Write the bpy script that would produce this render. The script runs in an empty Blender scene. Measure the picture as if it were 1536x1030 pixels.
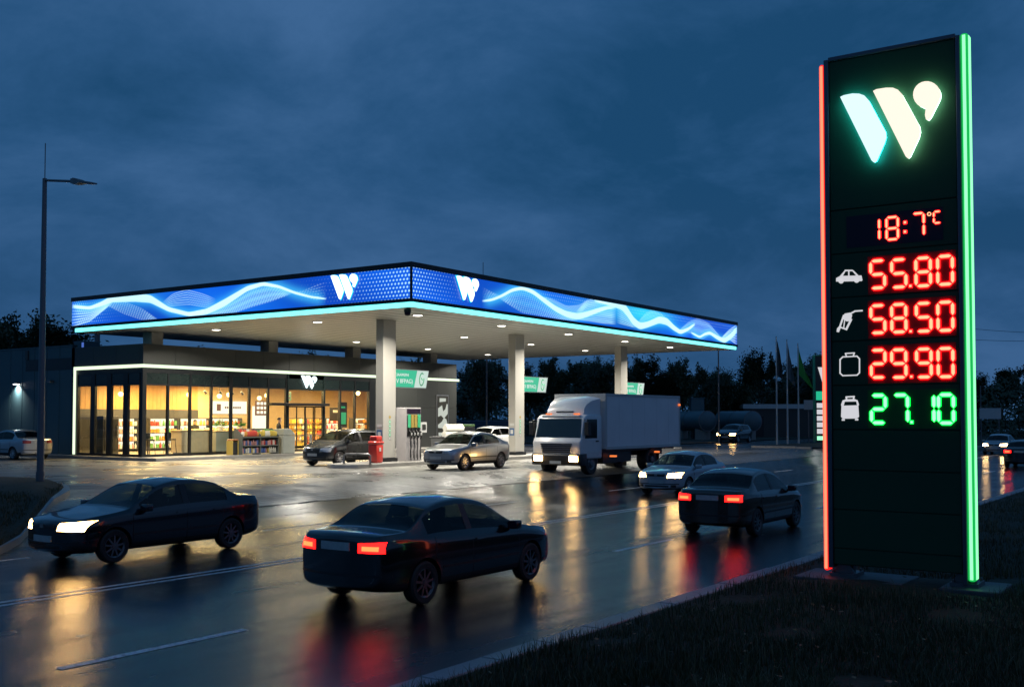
import bpy, bmesh, math, random
import numpy as np
from mathutils import Vector, Matrix
from mathutils.bvhtree import BVHTree
random.seed(7)
R = math.radians
SC = bpy.context.scene
COL = SC.collection

# ------------------------------------------------------------------ camera geometry (X runs along the road, Y away from the camera's kerb)
F = 1604; PIT = R(2); YAW = R(34.5); CZ = 2.6
OY = 626 - F * math.tan(PIT)
def ray(px, py):
    a = (px - 768) / F; b = (OY - py) / F
    f = math.cos(PIT) - math.sin(PIT) * b; w = math.sin(PIT) + math.cos(PIT) * b
    c, s = math.cos(YAW), math.sin(YAW)
    return (f * c + a * s, f * s - a * c, w)
def atz(px, py, z):
    d = ray(px, py); t = (z - CZ) / d[2]; return Vector((d[0] * t, d[1] * t, z))
def atv(px, py, v):
    d = ray(px, py); t = v / d[1]; return Vector((d[0] * t, v, CZ + d[2] * t))
def atu(px, py, u):
    d = ray(px, py); t = u / d[0]; return Vector((u, d[1] * t, CZ + d[2] * t))
def atd(px, dist):
    a = (px - 768) / F; c, s = math.cos(YAW), math.sin(YAW)
    return (dist * c + a * dist * s, dist * s - a * dist * c)
cam = bpy.data.cameras.new('camera'); cam_o = bpy.data.objects.new('camera', cam); COL.objects.link(cam_o)
cam.sensor_width = 36; cam.lens = F / 1536 * 36; cam.clip_end = 2000; cam.clip_start = .1
cam.shift_y = (OY - 515) / 1536
cam_o.location = (0, 0, CZ); cam_o.rotation_euler = (R(90) + PIT, 0, YAW - R(90))
SC.camera = cam_o

# ------------------------------------------------------------------ materials
def nt(name):
    m = bpy.data.materials.new(name); m.use_nodes = True
    n = m.node_tree; b = n.nodes['Principled BSDF']; return m, n, b
def N(n, t, **k):
    x = n.nodes.new(t)
    for a, v in k.items():
        if hasattr(x, a): setattr(x, a, v)
        else: x.inputs[a].default_value = v
    return x
def mat(name, col, rough=.5, metal=0, var=.12, scale=6, bump=0, bscale=40, coat=0, spec=.5, rvar=.1):
    m, n, b = nt(name); L = n.links
    b.inputs['Metallic'].default_value = metal; b.inputs['Coat Weight'].default_value = coat
    b.inputs['Coat Roughness'].default_value = .06; b.inputs['Specular IOR Level'].default_value = spec
    tc = N(n, 'ShaderNodeTexCoord'); ns = N(n, 'ShaderNodeTexNoise', Scale=scale, Detail=4.0)
    L.new(tc.outputs['Object'], ns.inputs['Vector'])
    mx = N(n, 'ShaderNodeMix', data_type='RGBA')
    c = Vector(col)
    mx.inputs[6].default_value = (*(c * (1 - var)), 1); mx.inputs[7].default_value = (*(c * (1 + var)), 1)
    L.new(ns.outputs['Fac'], mx.inputs[0]); L.new(mx.outputs[2], b.inputs['Base Color'])
    mr = N(n, 'ShaderNodeMapRange'); mr.inputs[1].default_value = .3; mr.inputs[2].default_value = .7
    mr.inputs[3].default_value = max(0, rough - rvar * rough); mr.inputs[4].default_value = min(1, rough + rvar * rough)
    L.new(ns.outputs['Fac'], mr.inputs[0]); L.new(mr.outputs[0], b.inputs['Roughness'])
    if bump:
        n2 = N(n, 'ShaderNodeTexNoise', Scale=bscale, Detail=3.0); L.new(tc.outputs['Object'], n2.inputs['Vector'])
        bp = N(n, 'ShaderNodeBump', Strength=bump, Distance=.02); L.new(n2.outputs['Fac'], bp.inputs['Height'])
        L.new(bp.outputs[0], b.inputs['Normal'])
    return m
def emi(name, col, strength):
    m, n, b = nt(name)
    b.inputs['Base Color'].default_value = (.02, .02, .02, 1); b.inputs['Emission Color'].default_value = (*col, 1)
    b.inputs['Emission Strength'].default_value = strength; b.inputs['Roughness'].default_value = .3
    return m
def glass(name, tint=(.8, .85, .85), ior=1.5, rough=.0, boost=1.0):
    m = bpy.data.materials.new(name); m.use_nodes = True; n = m.node_tree; L = n.links
    n.nodes.remove(n.nodes['Principled BSDF']); out = n.nodes['Material Output']
    tr = N(n, 'ShaderNodeBsdfTransparent'); tr.inputs[0].default_value = (*tint, 1)
    gl = N(n, 'ShaderNodeBsdfGlossy'); gl.inputs['Roughness'].default_value = rough
    ge = N(n, 'ShaderNodeNewGeometry'); dt = N(n, 'ShaderNodeVectorMath', operation='DOT_PRODUCT'); L.new(ge.outputs['Normal'], dt.inputs[0]); L.new(ge.outputs['Incoming'], dt.inputs[1])
    ab = N(n, 'ShaderNodeMath', operation='ABSOLUTE'); L.new(dt.outputs['Value'], ab.inputs[0])
    om = N(n, 'ShaderNodeMath', operation='SUBTRACT'); om.inputs[0].default_value = 1; L.new(ab.outputs[0], om.inputs[1])
    pw = N(n, 'ShaderNodeMath', operation='POWER'); pw.inputs[1].default_value = 5; L.new(om.outputs[0], pw.inputs[0])
    ml = N(n, 'ShaderNodeMath', operation='MULTIPLY_ADD'); ml.inputs[1].default_value = .95; ml.inputs[2].default_value = .045 * boost; ml.use_clamp = True
    mx = N(n, 'ShaderNodeMixShader'); L.new(pw.outputs[0], ml.inputs[0]); L.new(ml.outputs[0], mx.inputs[0])
    L.new(tr.outputs[0], mx.inputs[1]); L.new(gl.outputs[0], mx.inputs[2]); L.new(mx.outputs[0], out.inputs[0])
    return m
def wet_asphalt(name, c0, c1, r0, r1, bump=.25):
    m, n, b = nt(name); L = n.links
    tc = N(n, 'ShaderNodeTexCoord')
    mp = N(n, 'ShaderNodeMapping'); mp.inputs['Scale'].default_value = (.35, 1, 1); L.new(tc.outputs['Object'], mp.inputs[0])
    big = N(n, 'ShaderNodeTexNoise', Scale=.45, Detail=6.0, Roughness=.65); L.new(mp.outputs[0], big.inputs['Vector'])
    fine = N(n, 'ShaderNodeTexNoise', Scale=42.0, Detail=5.0, Roughness=.75); L.new(tc.outputs['Object'], fine.inputs['Vector'])
    mid = N(n, 'ShaderNodeTexNoise', Scale=3.2, Detail=5.0, Roughness=.6); L.new(mp.outputs[0], mid.inputs['Vector'])
    mx = N(n, 'ShaderNodeMix', data_type='RGBA'); mx.inputs[6].default_value = (*c0, 1); mx.inputs[7].default_value = (*c1, 1)
    L.new(fine.outputs['Fac'], mx.inputs[0]); L.new(mx.outputs[2], b.inputs['Base Color'])
    mr = N(n, 'ShaderNodeMapRange'); mr.inputs[1].default_value = .38; mr.inputs[2].default_value = .66
    mr.inputs[3].default_value = r0; mr.inputs[4].default_value = r1
    mp2 = N(n, 'ShaderNodeMapping'); mp2.inputs['Scale'].default_value = (.035, 1, 1); L.new(tc.outputs['Object'], mp2.inputs[0])
    trk = N(n, 'ShaderNodeTexNoise', Scale=1.1, Detail=4.0, Roughness=.6); L.new(mp2.outputs[0], trk.inputs['Vector'])
    mxt = N(n, 'ShaderNodeMix'); mxt.inputs[0].default_value = .42; L.new(big.outputs['Fac'], mxt.inputs[2]); L.new(trk.outputs['Fac'], mxt.inputs[3])
    L.new(mxt.outputs[0], mr.inputs[0]); L.new(mr.outputs[0], b.inputs['Roughness'])
    a = N(n, 'ShaderNodeMath', operation='MULTIPLY_ADD'); a.inputs[1].default_value = .8
    L.new(mid.outputs['Fac'], a.inputs[0]); L.new(fine.outputs['Fac'], a.inputs[2])
    bp = N(n, 'ShaderNodeBump', Strength=bump, Distance=.011); L.new(a.outputs[0], bp.inputs['Height'])
    L.new(bp.outputs[0], b.inputs['Normal'])
    b.inputs['Specular IOR Level'].default_value = .6
    return m
def pavers(name):
    m, n, b = nt(name); L = n.links
    tc = N(n, 'ShaderNodeTexCoord')
    br = N(n, 'ShaderNodeTexBrick'); br.inputs['Scale'].default_value = 1.0
    br.inputs['Brick Width'].default_value = .42; br.inputs['Row Height'].default_value = .21
    br.inputs['Mortar Size'].default_value = .012; br.inputs['Color1'].default_value = (.255, .25, .225, 1)
    br.inputs['Color2'].default_value = (.195, .19, .17, 1); br.inputs['Mortar'].default_value = (.07, .065, .055, 1)
    L.new(tc.outputs['Object'], br.inputs['Vector'])
    big = N(n, 'ShaderNodeTexNoise', Scale=.35, Detail=6.0, Roughness=.6); L.new(tc.outputs['Object'], big.inputs['Vector'])
    mr = N(n, 'ShaderNodeMapRange'); mr.inputs[1].default_value = .4; mr.inputs[2].default_value = .64
    mr.inputs[3].default_value = .22; mr.inputs[4].default_value = .55; L.new(big.outputs['Fac'], mr.inputs[0])
    L.new(mr.outputs[0], b.inputs['Roughness'])
    mx = N(n, 'ShaderNodeMix', data_type='RGBA', blend_type='MULTIPLY'); mx.inputs[0].default_value = .6
    st = N(n, 'ShaderNodeTexNoise', Scale=1.1, Detail=5.0); L.new(tc.outputs['Object'], st.inputs['Vector'])
    rp = N(n, 'ShaderNodeMapRange'); rp.inputs[1].default_value = .35; rp.inputs[2].default_value = .65; rp.inputs[3].default_value = .45; rp.inputs[4].default_value = 1.15
    L.new(st.outputs['Fac'], rp.inputs[0])
    L.new(br.outputs['Color'], mx.inputs[6]); L.new(rp.outputs[0], mx.inputs[7]); L.new(mx.outputs[2], b.inputs['Base Color'])
    fi = N(n, 'ShaderNodeTexNoise', Scale=30.0, Detail=3.0); L.new(tc.outputs['Object'], fi.inputs['Vector'])
    ad = N(n, 'ShaderNodeMath', operation='MULTIPLY_ADD'); ad.inputs[1].default_value = -1.5
    L.new(br.outputs['Fac'], ad.inputs[0]); L.new(fi.outputs['Fac'], ad.inputs[2])
    bp = N(n, 'ShaderNodeBump', Strength=.35, Distance=.01); L.new(ad.outputs[0], bp.inputs['Height']); L.new(bp.outputs[0], b.inputs['Normal'])
    return m
def attr_emit(name, strength):
    m, n, b = nt(name)
    at = N(n, 'ShaderNodeAttribute', attribute_name='Col')
    b.inputs['Base Color'].default_value = (.01, .01, .02, 1); b.inputs['Roughness'].default_value = .25
    n.links.new(at.outputs['Color'], b.inputs['Emission Color']); b.inputs['Emission Strength'].default_value = strength
    return m

M = {}
M['asphalt'] = wet_asphalt('wet_asphalt', (.005, .006, .0075), (.017, .018, .020), .08, .34, .30)
M['asphalt2'] = wet_asphalt('forecourt_asphalt', (.04, .039, .037), (.09, .086, .08), .12, .42)
M['pavers'] = pavers('wet_pavers')
M['paint_line'] = mat('road_paint', (.75, .75, .76), .4, var=.3, scale=9, bump=.2)
def worn_paint():
    m, n, b = nt('road_paint'); L = n.links; tc = N(n, 'ShaderNodeTexCoord')
    a = N(n, 'ShaderNodeTexNoise', Scale=14.0, Detail=6.0, Roughness=.75); L.new(tc.outputs['Object'], a.inputs['Vector'])
    rp_ = N(n, 'ShaderNodeMapRange'); rp_.inputs[1].default_value = .34; rp_.inputs[2].default_value = .52; L.new(a.outputs['Fac'], rp_.inputs[0])
    mx = N(n, 'ShaderNodeMix', data_type='RGBA'); mx.inputs[6].default_value = (.05, .05, .052, 1); mx.inputs[7].default_value = (.80, .80, .82, 1)
    L.new(rp_.outputs[0], mx.inputs[0]); L.new(mx.outputs[2], b.inputs['Base Color']); b.inputs['Roughness'].default_value = .4
    bp = N(n, 'ShaderNodeBump', Strength=.12, Distance=.002); L.new(a.outputs['Fac'], bp.inputs['Height']); L.new(bp.outputs[0], b.inputs['Normal']); return m
M['paint_line'] = worn_paint()
M['kerb'] = mat('kerb_concrete', (.22, .22, .23), .35, var=.35, scale=2.5, bump=.3)
M['slab'] = mat('concrete', (.25, .24, .22), .5, var=.25, scale=2, bump=.2)
M['slab_dark'] = mat('stained_concrete', (.075, .075, .08), .5, var=.5, scale=3, bump=.3)
M['dry'] = mat('dry_blade', (.13, .10, .045), .5, var=.4, scale=2)
M['soil'] = mat('grass_soil', (.022, .024, .012), .9, var=.4, scale=1.5, bump=.6, bscale=9)
M['blade'] = mat('grass_blade', (.045, .048, .016), .55, var=.5, scale=.7)
M['leaf_litter'] = mat('fallen_leaf', (.16, .10, .04), .5, var=.5, scale=3)
M['terrain'] = mat('field', (.012, .016, .008), 1, var=.3, scale=.05)
M['leaf'] = mat('tree_leaf', (.035, .055, .022), .6, var=.5, scale=.4)
M['bark'] = mat('bark', (.045, .035, .025), .9, var=.3, bump=.4)
M['frame'] = mat('dark_frame_metal', (.016, .018, .02), .35, .3)
M['clad'] = mat('grey_cladding_panel', (.042, .045, .042), .4, .2, var=.08, scale=.6)
M['clad_dark'] = mat('dark_transom_panel', (.012, .02, .018), .25, .1)
M['annex'] = mat('annex_blue_panel', (.05, .105, .12), .5, .1, var=.08, scale=.5)
M['ceil'] = mat('canopy_ceiling', (.50, .50, .465), .40, .25, var=.04, scale=.5, rvar=0)
M['col'] = mat('column_cladding', (.42, .405, .365), .42, .12, var=.05, scale=1)
M['steel'] = mat('brushed_steel', (.4, .4, .4), .35, .9)
M['galv'] = mat('galvanised_steel', (.16, .16, .17), .4, .7)
M['black'] = mat('black_plastic', (.012, .012, .013), .45)
M['rubber'] = mat('tyre_rubber', (.014, .014, .014), .65, bump=.2)
M['rim'] = mat('alloy', (.5, .5, .52), .28, .9)
M['rimdark'] = mat('dark_alloy', (.16, .16, .17), .3, .9)
M['carglass'] = glass('car_glass', (.24, .30, .28), 1.52, boost=1.0)
M['carglass_rear'] = glass('tinted_glass', (.06, .08, .08), 1.52, boost=1.0)
M['shopglass'] = glass('shop_glass', (.92, .95, .93), 1.5)
M['seat'] = mat('seat_fabric', (.03, .03, .032), .8)
M['plate'] = mat('number_plate', (.45, .46, .45), .4, var=.3, scale=14)
M['red_plastic'] = mat('red_plastic', (.55, .03, .018), .32, coat=.3)
M['white_paint'] = mat('white_paint', (.72, .72, .72), .3, coat=.5, var=.05)
M['box_white'] = mat('box_white', (.78, .77, .77), .32, var=.10, scale=1.3)
M['wood'] = mat('wood_wall', (.58, .34, .11), .5, var=.25, scale=3)
M['beige'] = mat('beige_counter', (.5, .4, .27), .45)
M['shelf'] = mat('shelf_metal', (.07, .068, .062), .5)
M['rackm'] = mat('rack_grey', (.09, .10, .09), .45)
M['floor'] = mat('shop_floor', (.4, .35, .28), .25)
M['cream'] = mat('cream_wall', (.62, .47, .27), .6)
M['skin'] = mat('skin', (.45, .27, .19), .5)
M['cloth'] = mat('dark_jacket', (.012, .013, .016), .8)
M['trouser'] = mat('dark_trousers', (.02, .02, .028), .8)
M['hair'] = mat('hair', (.012, .009, .007), .6)
M['grey_bin'] = mat('grey_bin', (.30, .32, .29), .45)
M['yellow'] = mat('yellow_panel', (.36, .26, .06), .4)
M['greenp'] = mat('green_plastic', (.05, .42, .2), .4)
M['greenflag'] = mat('green_flag', (.03, .3, .04), .7)
M['darkflag'] = mat('dark_flag', (.02, .035, .04), .7)
M['greyflag'] = mat('grey_flag', (.10, .13, .14), .7)
M['tank'] = mat('tank_paint', (.08, .14, .16), .4, .2)
M['pylon'] = mat('pylon_panel', (.022, .066, .036), .55, .0, var=.18, scale=.8, spec=.18)
M['pylon_frame'] = mat('pylon_frame', (.11, .11, .14), .35, .6)
M['display'] = mat('display_glass', (.016, .006, .022), .35, spec=.3)
M['dirt'] = mat('sign_white', (.55, .55, .53), .5)
M['pump_side'] = mat('pump_side', (.42, .40, .40), .4, .2)
M['counter'] = mat('grey_cabinet', (.09, .095, .095), .4)
M['planter_green'] = mat('clipped_green', (.03, .08, .02), .7, var=.4, scale=20)
M['hl'] = emi('headlamp_lit', (1, .58, .20), 32)
M['hl_soft'] = emi('headlamp_far', (1, .62, .25), 45)
M['hl_off'] = mat('headlamp_glass', (.55, .57, .6), .1, .5, coat=1, var=.4, scale=18)
M['tl'] = emi('tail_lamp_lit', (1, .004, .003), 10)
M['tl_core'] = emi('tail_lamp_core', (1, .09, .025), 5)
M['tl_off'] = mat('tail_lamp_red', (.25, .015, .015), .2, coat=1)
M['amber'] = emi('amber_marker', (1, .22, .05), 1.1)
M['led_cyan'] = emi('cyan_strip', (.16, 1.0, 1.0), 2.2)
M['led_warm'] = emi('pale_strip', (.82, 1.0, .70), 1.25)
M['downlight'] = emi('downlight', (1, .93, .78), 9)
M['logo_white'] = emi('logo_white', (.80, .98, 1.0), 2.2)
M['logo_cyan'] = emi('logo_cyan_edge', (0, .55, .8), 1.6)
M['w_ice'] = emi('logo_ice', (.70, .93, 1.0), 1.15)
M['w_peach'] = emi('logo_peach', (1.0, .86, .72), 1.15)
M['w_halo_c'] = emi('halo_teal', (.02, .7, .85), 14)
M['w_halo_p'] = emi('halo_green', (.5, .85, .62), 8)
M['red_seg'] = emi('red_segment', (1.0, .40, .20), 1.8)
M['red_rim'] = emi('red_segment_rim', (1.0, .006, .006), 7)
M['grn_seg'] = emi('green_segment', (.35, 1.0, .50), 1.5)
M['grn_rim'] = emi('green_segment_rim', (0.0, .9, .06), 4)
M['red_bar'] = emi('red_light_bar', (1.0, .17, .085), 2.2)
M['red_edge'] = emi('red_light_bar_edge', (1.0, .015, .012), 1.3)
M['grn_bar'] = emi('green_light_bar', (.26, 1.0, .42), 1.6)
M['grn_edge'] = emi('green_light_bar_edge', (.01, .55, .10), .9)
M['icon'] = emi('icon_white', (.85, .85, .90), .75)
M['sign_green'] = emi('sign_green', (.02, .55, .30), .9)
M['sign_white'] = emi('sign_face_white', (.75, .95, .85), .75)
M['sign_text'] = emi('sign_letters', (.9, 1, .95), .8)
M['poster'] = emi('lit_poster', (.75, .8, .7), .7)
M['poster_dark'] = mat('poster_dark', (.03, .03, .025), .4)
M['lamp_warm'] = emi('warm_lamp', (1, .66, .25), 6)
M['lamp_white'] = emi('white_lamp', (1, .85, .6), 5)
M['lit_panel'] = emi('lit_panel', (1, .9, .68), 1.6)
M['lit_orange'] = emi('lit_fridge', (1, .45, .06), .9)
M['screen_green'] = emi('green_screen', (.08, .65, .25), .7)
M['menu_red'] = emi('menu_board', (.35, .08, .03), .6)
M['walllamp'] = emi('wall_lamp', (1, .95, .9), 14)
M['fascia'] = attr_emit('led_fascia', 1.3)
for k_ in ('fascia', 'red_seg', 'grn_seg', 'icon', 'sign_green', 'sign_white', 'sign_text', 'poster', 'downlight', 'logo_white', 'logo_cyan', 'amber', 'walllamp', 'lamp_warm', 'lamp_white', 'lit_panel', 'lit_orange', 'screen_green', 'menu_red', 'tl_core', 'w_ice', 'w_peach'):
    M[k_].cycles.emission_sampling = 'NONE'
goods_mats = [mat('pack_' + nm, c, .4) for nm, c in dict(red=(.55, .06, .04), orange=(.6, .26, .05), white=(.7, .68, .6), yellow=(.6, .45, .08), blue=(.07, .14, .4), green=(.12, .32, .08), brown=(.22, .10, .05), pink=(.6, .3, .28)).items()]

# ------------------------------------------------------------------ mesh helpers
class MB:
    def __init__(s, off=(0, 0, 0)): s.v = []; s.f = []; s.m = []; s.off = Vector(off)
    def add(s, vs, fs, mi=0):
        b = len(s.v); s.v += [Vector(p) - s.off for p in vs]; s.f += [tuple(b + i for i in f) for f in fs]; s.m += [mi] * len(fs); return s
    def box(s, x0, x1, y0, y1, z0, z1, mi=0, rz=0, c=None):
        vs = [Vector((x, y, z)) for z in (z0, z1) for x, y in ((x0, y0), (x1, y0), (x1, y1), (x0, y1))]
        if rz:
            c = Vector(c or ((x0 + x1) / 2, (y0 + y1) / 2, 0)); q = Matrix.Rotation(rz, 3, 'Z'); vs = [q @ (p - c) + c for p in vs]
        return s.add(vs, [(3, 2, 1, 0), (4, 5, 6, 7), (0, 1, 5, 4), (1, 2, 6, 5), (2, 3, 7, 6), (3, 0, 4, 7)], mi)
    def tube(s, pts, r, n=8, mi=0, cap=True):
        pts = [Vector(p) for p in pts]; rs = r if isinstance(r, (list, tuple)) else [r] * len(pts)
        vs = []; fs = []
        for i, p in enumerate(pts):
            d = (pts[min(i + 1, len(pts) - 1)] - pts[max(i - 1, 0)]).normalized()
            a = d.orthogonal().normalized() if i == 0 else (a - d * a.dot(d)).normalized()
            b = d.cross(a)
            vs += [p + (a * math.cos(t) + b * math.sin(t)) * rs[i] for t in [2 * math.pi * k / n for k in range(n)]]
        for i in range(len(pts) - 1):
            for k in range(n): fs.append((i * n + k, i * n + (k + 1) % n, (i + 1) * n + (k + 1) % n, (i + 1) * n + k))
        if cap: fs += [tuple(range(n))[::-1], tuple(range((len(pts) - 1) * n, len(pts) * n))]
        return s.add(vs, fs, mi)
    def lathe(s, prof, c=(0, 0, 0), axis='Z', n=24, mi=0):
        vs = []; fs = []
        for r, h in prof:
            for k in range(n):
                t = 2 * math.pi * k / n; a, b = r * math.cos(t), r * math.sin(t)
                vs.append(Vector(c) + Vector({'Z': (a, b, h), 'Y': (b, h, a), 'X': (h, a, b)}[axis]))
        for i in range(len(prof) - 1):
            for k in range(n): fs.append((i * n + k, i * n + (k + 1) % n, (i + 1) * n + (k + 1) % n, (i + 1) * n + k))
        return s.add(vs, fs, mi)
    def prism(s, poly, fn, d0, d1, mi=0):
        n = len(poly); vs = [fn(a, b, d0) for a, b in poly] + [fn(a, b, d1) for a, b in poly]
        fs = [tuple(range(n))[::-1], tuple(range(n, 2 * n))] + [(i, (i + 1) % n, n + (i + 1) % n, n + i) for i in range(n)]
        return s.add(vs, fs, mi)
    def build(s, name, mats, parent=None, bevel=0, smooth=False, seg=2, fix=True):
        me = bpy.data.meshes.new(name); me.from_pydata(s.v, [], s.f)
        mats = mats if isinstance(mats, (list, tuple)) else [mats]
        for m in mats: me.materials.append(M[m] if isinstance(m, str) else m)
        if len(mats) > 1: me.polygons.foreach_set('material_index', s.m)
        if bevel or fix:
            bm = bmesh.new(); bm.from_mesh(me)
            if bevel:
                bmesh.ops.remove_doubles(bm, verts=bm.verts, dist=1e-5)
                bmesh.ops.bevel(bm, geom=[e for e in bm.edges if e.calc_face_angle(0) > .5], offset=bevel, segments=seg, affect='EDGES', profile=.5, clamp_overlap=True)
            bmesh.ops.recalc_face_normals(bm, faces=bm.faces); bm.to_mesh(me); bm.free()
        if smooth:
            me.polygons.foreach_set('use_smooth', [True] * len(me.polygons)); me.set_sharp_from_angle(angle=R(38))
        o = bpy.data.objects.new(name, me); COL.objects.link(o)
        if parent: o.parent = parent
        return o
def tag(o, label, cat, group=None):
    o['label'] = label; o['category'] = cat
    if group: o['group'] = group
    return o
def thing(name, label, cat, loc=(0, 0, 0), rz=0, group=None):
    o = bpy.data.objects.new(name, None); o.empty_display_size = .3; COL.objects.link(o); o.location = loc; o.rotation_euler.z = rz
    return tag(o, label, cat, group)
def struct(o, kind='structure'): o['kind'] = kind; return o
def kids(o, allo=None): return [c for c in bpy.data.objects if c.parent == o]
def copy_tree(o, parent=None, swap=None):
    c = o.copy(); COL.objects.link(c)
    if parent: c.parent = parent
    if swap and c.type == 'MESH':
        for sl in c.material_slots:
            if sl.material and sl.material.name in swap:
                nm = swap[sl.material.name]; sl.link = 'OBJECT'; sl.material = nm
    for ch in kids(o): copy_tree(ch, c, swap)
    return c
def area(name, loc, size, power, col, rot=(0, 0, 0), sy=None, spread=None, parent=None):
    l = bpy.data.lights.new(name, 'AREA'); l.size = size; l.energy = power; l.color = col
    if sy: l.shape = 'RECTANGLE'; l.size_y = sy
    else: l.shape = 'DISK'
    if spread: l.spread = spread
    o = bpy.data.objects.new(name, l); COL.objects.link(o); o.location = loc; o.rotation_euler = rot
    if parent: o.parent = parent
    return o
def text_mb(txt, size):
    c = bpy.data.curves.new('t', 'FONT'); c.body = txt; c.size = size; c.extrude = .004; c.resolution_u = 3
    o = bpy.data.objects.new('t', c); me = bpy.data.meshes.new_from_object(o)
    vs = [v.co.copy() for v in me.vertices]; fs = [tuple(p.vertices) for p in me.polygons]
    bpy.data.objects.remove(o); bpy.data.curves.remove(c); bpy.data.meshes.remove(me); return vs, fs
def curve(pts, x):
    xs = [p[0] for p in pts]; ys = [p[1] for p in pts]
    if x <= xs[0]: return ys[0]
    if x >= xs[-1]: return ys[-1]
    i = next(k for k in range(len(xs) - 1) if xs[k + 1] >= x)
    d = [(ys[k + 1] - ys[k]) / (xs[k + 1] - xs[k]) for k in range(len(xs) - 1)]
    def tg(k):
        if k == 0: return d[0]
        if k == len(xs) - 1: return d[-1]
        return 0 if d[k - 1] * d[k] <= 0 else 2 * d[k - 1] * d[k] / (d[k - 1] + d[k])
    h = xs[i + 1] - xs[i]; t = (x - xs[i]) / h
    return (2 * t**3 - 3 * t * t + 1) * ys[i] + (t**3 - 2 * t * t + t) * h * tg(i) + (-2 * t**3 + 3 * t * t) * ys[i + 1] + (t**3 - t * t) * h * tg(i + 1)

# ------------------------------------------------------------------ world (dusk sky with layered cloud)
W = bpy.data.worlds.new('World'); SC.world = W; W.use_nodes = True
n = W.node_tree; L = n.links; bg = n.nodes['Background']
sky = N(n, 'ShaderNodeTexSky', sky_type='NISHITA'); sky.sun_disc = False; sky.sun_elevation = R(1.0); sky.sun_rotation = R(200)
tc = N(n, 'ShaderNodeTexCoord'); sx = N(n, 'ShaderNodeSeparateXYZ'); L.new(tc.outputs['Generated'], sx.inputs[0])
za = N(n, 'ShaderNodeMath', operation='ADD'); za.inputs[1].default_value = .36; L.new(sx.outputs['Z'], za.inputs[0])
zm = N(n, 'ShaderNodeMath', operation='MAXIMUM'); zm.inputs[1].default_value = .08; L.new(za.outputs[0], zm.inputs[0])
dv = N(n, 'ShaderNodeVectorMath', operation='DIVIDE'); L.new(tc.outputs['Generated'], dv.inputs[0])
cb = N(n, 'ShaderNodeCombineXYZ')
for k in range(3): L.new(zm.outputs[0], cb.inputs[k])
L.new(cb.outputs[0], dv.inputs[1])
mpg = N(n, 'ShaderNodeMapping'); mpg.inputs['Scale'].default_value = (1, 1, .0); mpg.inputs['Location'].default_value = (3.1, 1.7, 0); mpg.inputs['Rotation'].default_value = (0, 0, R(20)); L.new(dv.outputs[0], mpg.inputs[0])
c1 = N(n, 'ShaderNodeTexNoise', Scale=2.6, Detail=9.0, Roughness=.62, Distortion=.25); L.new(mpg.outputs[0], c1.inputs['Vector'])
c2 = N(n, 'ShaderNodeTexNoise', Scale=.9, Detail=3.0); L.new(mpg.outputs[0], c2.inputs['Vector'])
av = N(n, 'ShaderNodeMath', operation='MULTIPLY_ADD'); av.inputs[1].default_value = .6; L.new(c2.outputs['Fac'], av.inputs[0])
a2 = N(n, 'ShaderNodeMath', operation='MULTIPLY'); a2.inputs[1].default_value = .55; L.new(c1.outputs['Fac'], a2.inputs[0]); L.new(a2.outputs[0], av.inputs[2])
rp = N(n, 'ShaderNodeValToRGB'); e = rp.color_ramp.elements
SKYK = 10.0
e[0].position = .475; e[0].color = (.010, .062, .155, 1)
e[1].position = .70; e[1].color = (.046, .130, .290, 1)
m1 = e.new(.57); m1.color = (.022, .088, .212, 1)
L.new(av.outputs[0], rp.inputs[0])
# paler, slightly violet air low on the horizon
hz = N(n, 'ShaderNodeMapRange'); hz.inputs[1].default_value = 0; hz.inputs[2].default_value = .22; hz.inputs[3].default_value = .35; hz.inputs[4].default_value = 0; L.new(sx.outputs['Z'], hz.inputs[0])
mx = N(n, 'ShaderNodeMix', data_type='RGBA'); mx.inputs[7].default_value = (.036, .090, .208, 1)
L.new(hz.outputs[0], mx.inputs[0]); L.new(rp.outputs[0], mx.inputs[6])
gd = N(n, 'ShaderNodeVectorMath', operation='DOT_PRODUCT'); gd.inputs[1].default_value = (-.25, -.97, 0); L.new(tc.outputs['Generated'], gd.inputs[0])
gm = N(n, 'ShaderNodeMapRange'); gm.inputs[1].default_value = .1; gm.inputs[2].default_value = 1; gm.inputs[3].default_value = 0; gm.inputs[4].default_value = 1; L.new(gd.outputs['Value'], gm.inputs[0])
glow = N(n, 'ShaderNodeMix', data_type='RGBA', blend_type='ADD'); glow.inputs[7].default_value = (.03, .02, .02, 1); L.new(gm.outputs[0], glow.inputs[0]); L.new(mx.outputs[2], glow.inputs[6]); mx = glow
sc_ = N(n, 'ShaderNodeVectorMath', operation='SCALE'); sc_.inputs['Scale'].default_value = SKYK; L.new(mx.outputs[2], sc_.inputs[0])
ad = N(n, 'ShaderNodeMix', data_type='RGBA'); ad.inputs[0].default_value = .01
L.new(sc_.outputs[0], ad.inputs[6]); L.new(sky.outputs[0], ad.inputs[7])
L.new(ad.outputs[2], bg.inputs['Color']); bg.inputs['Strength'].default_value = .1

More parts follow.
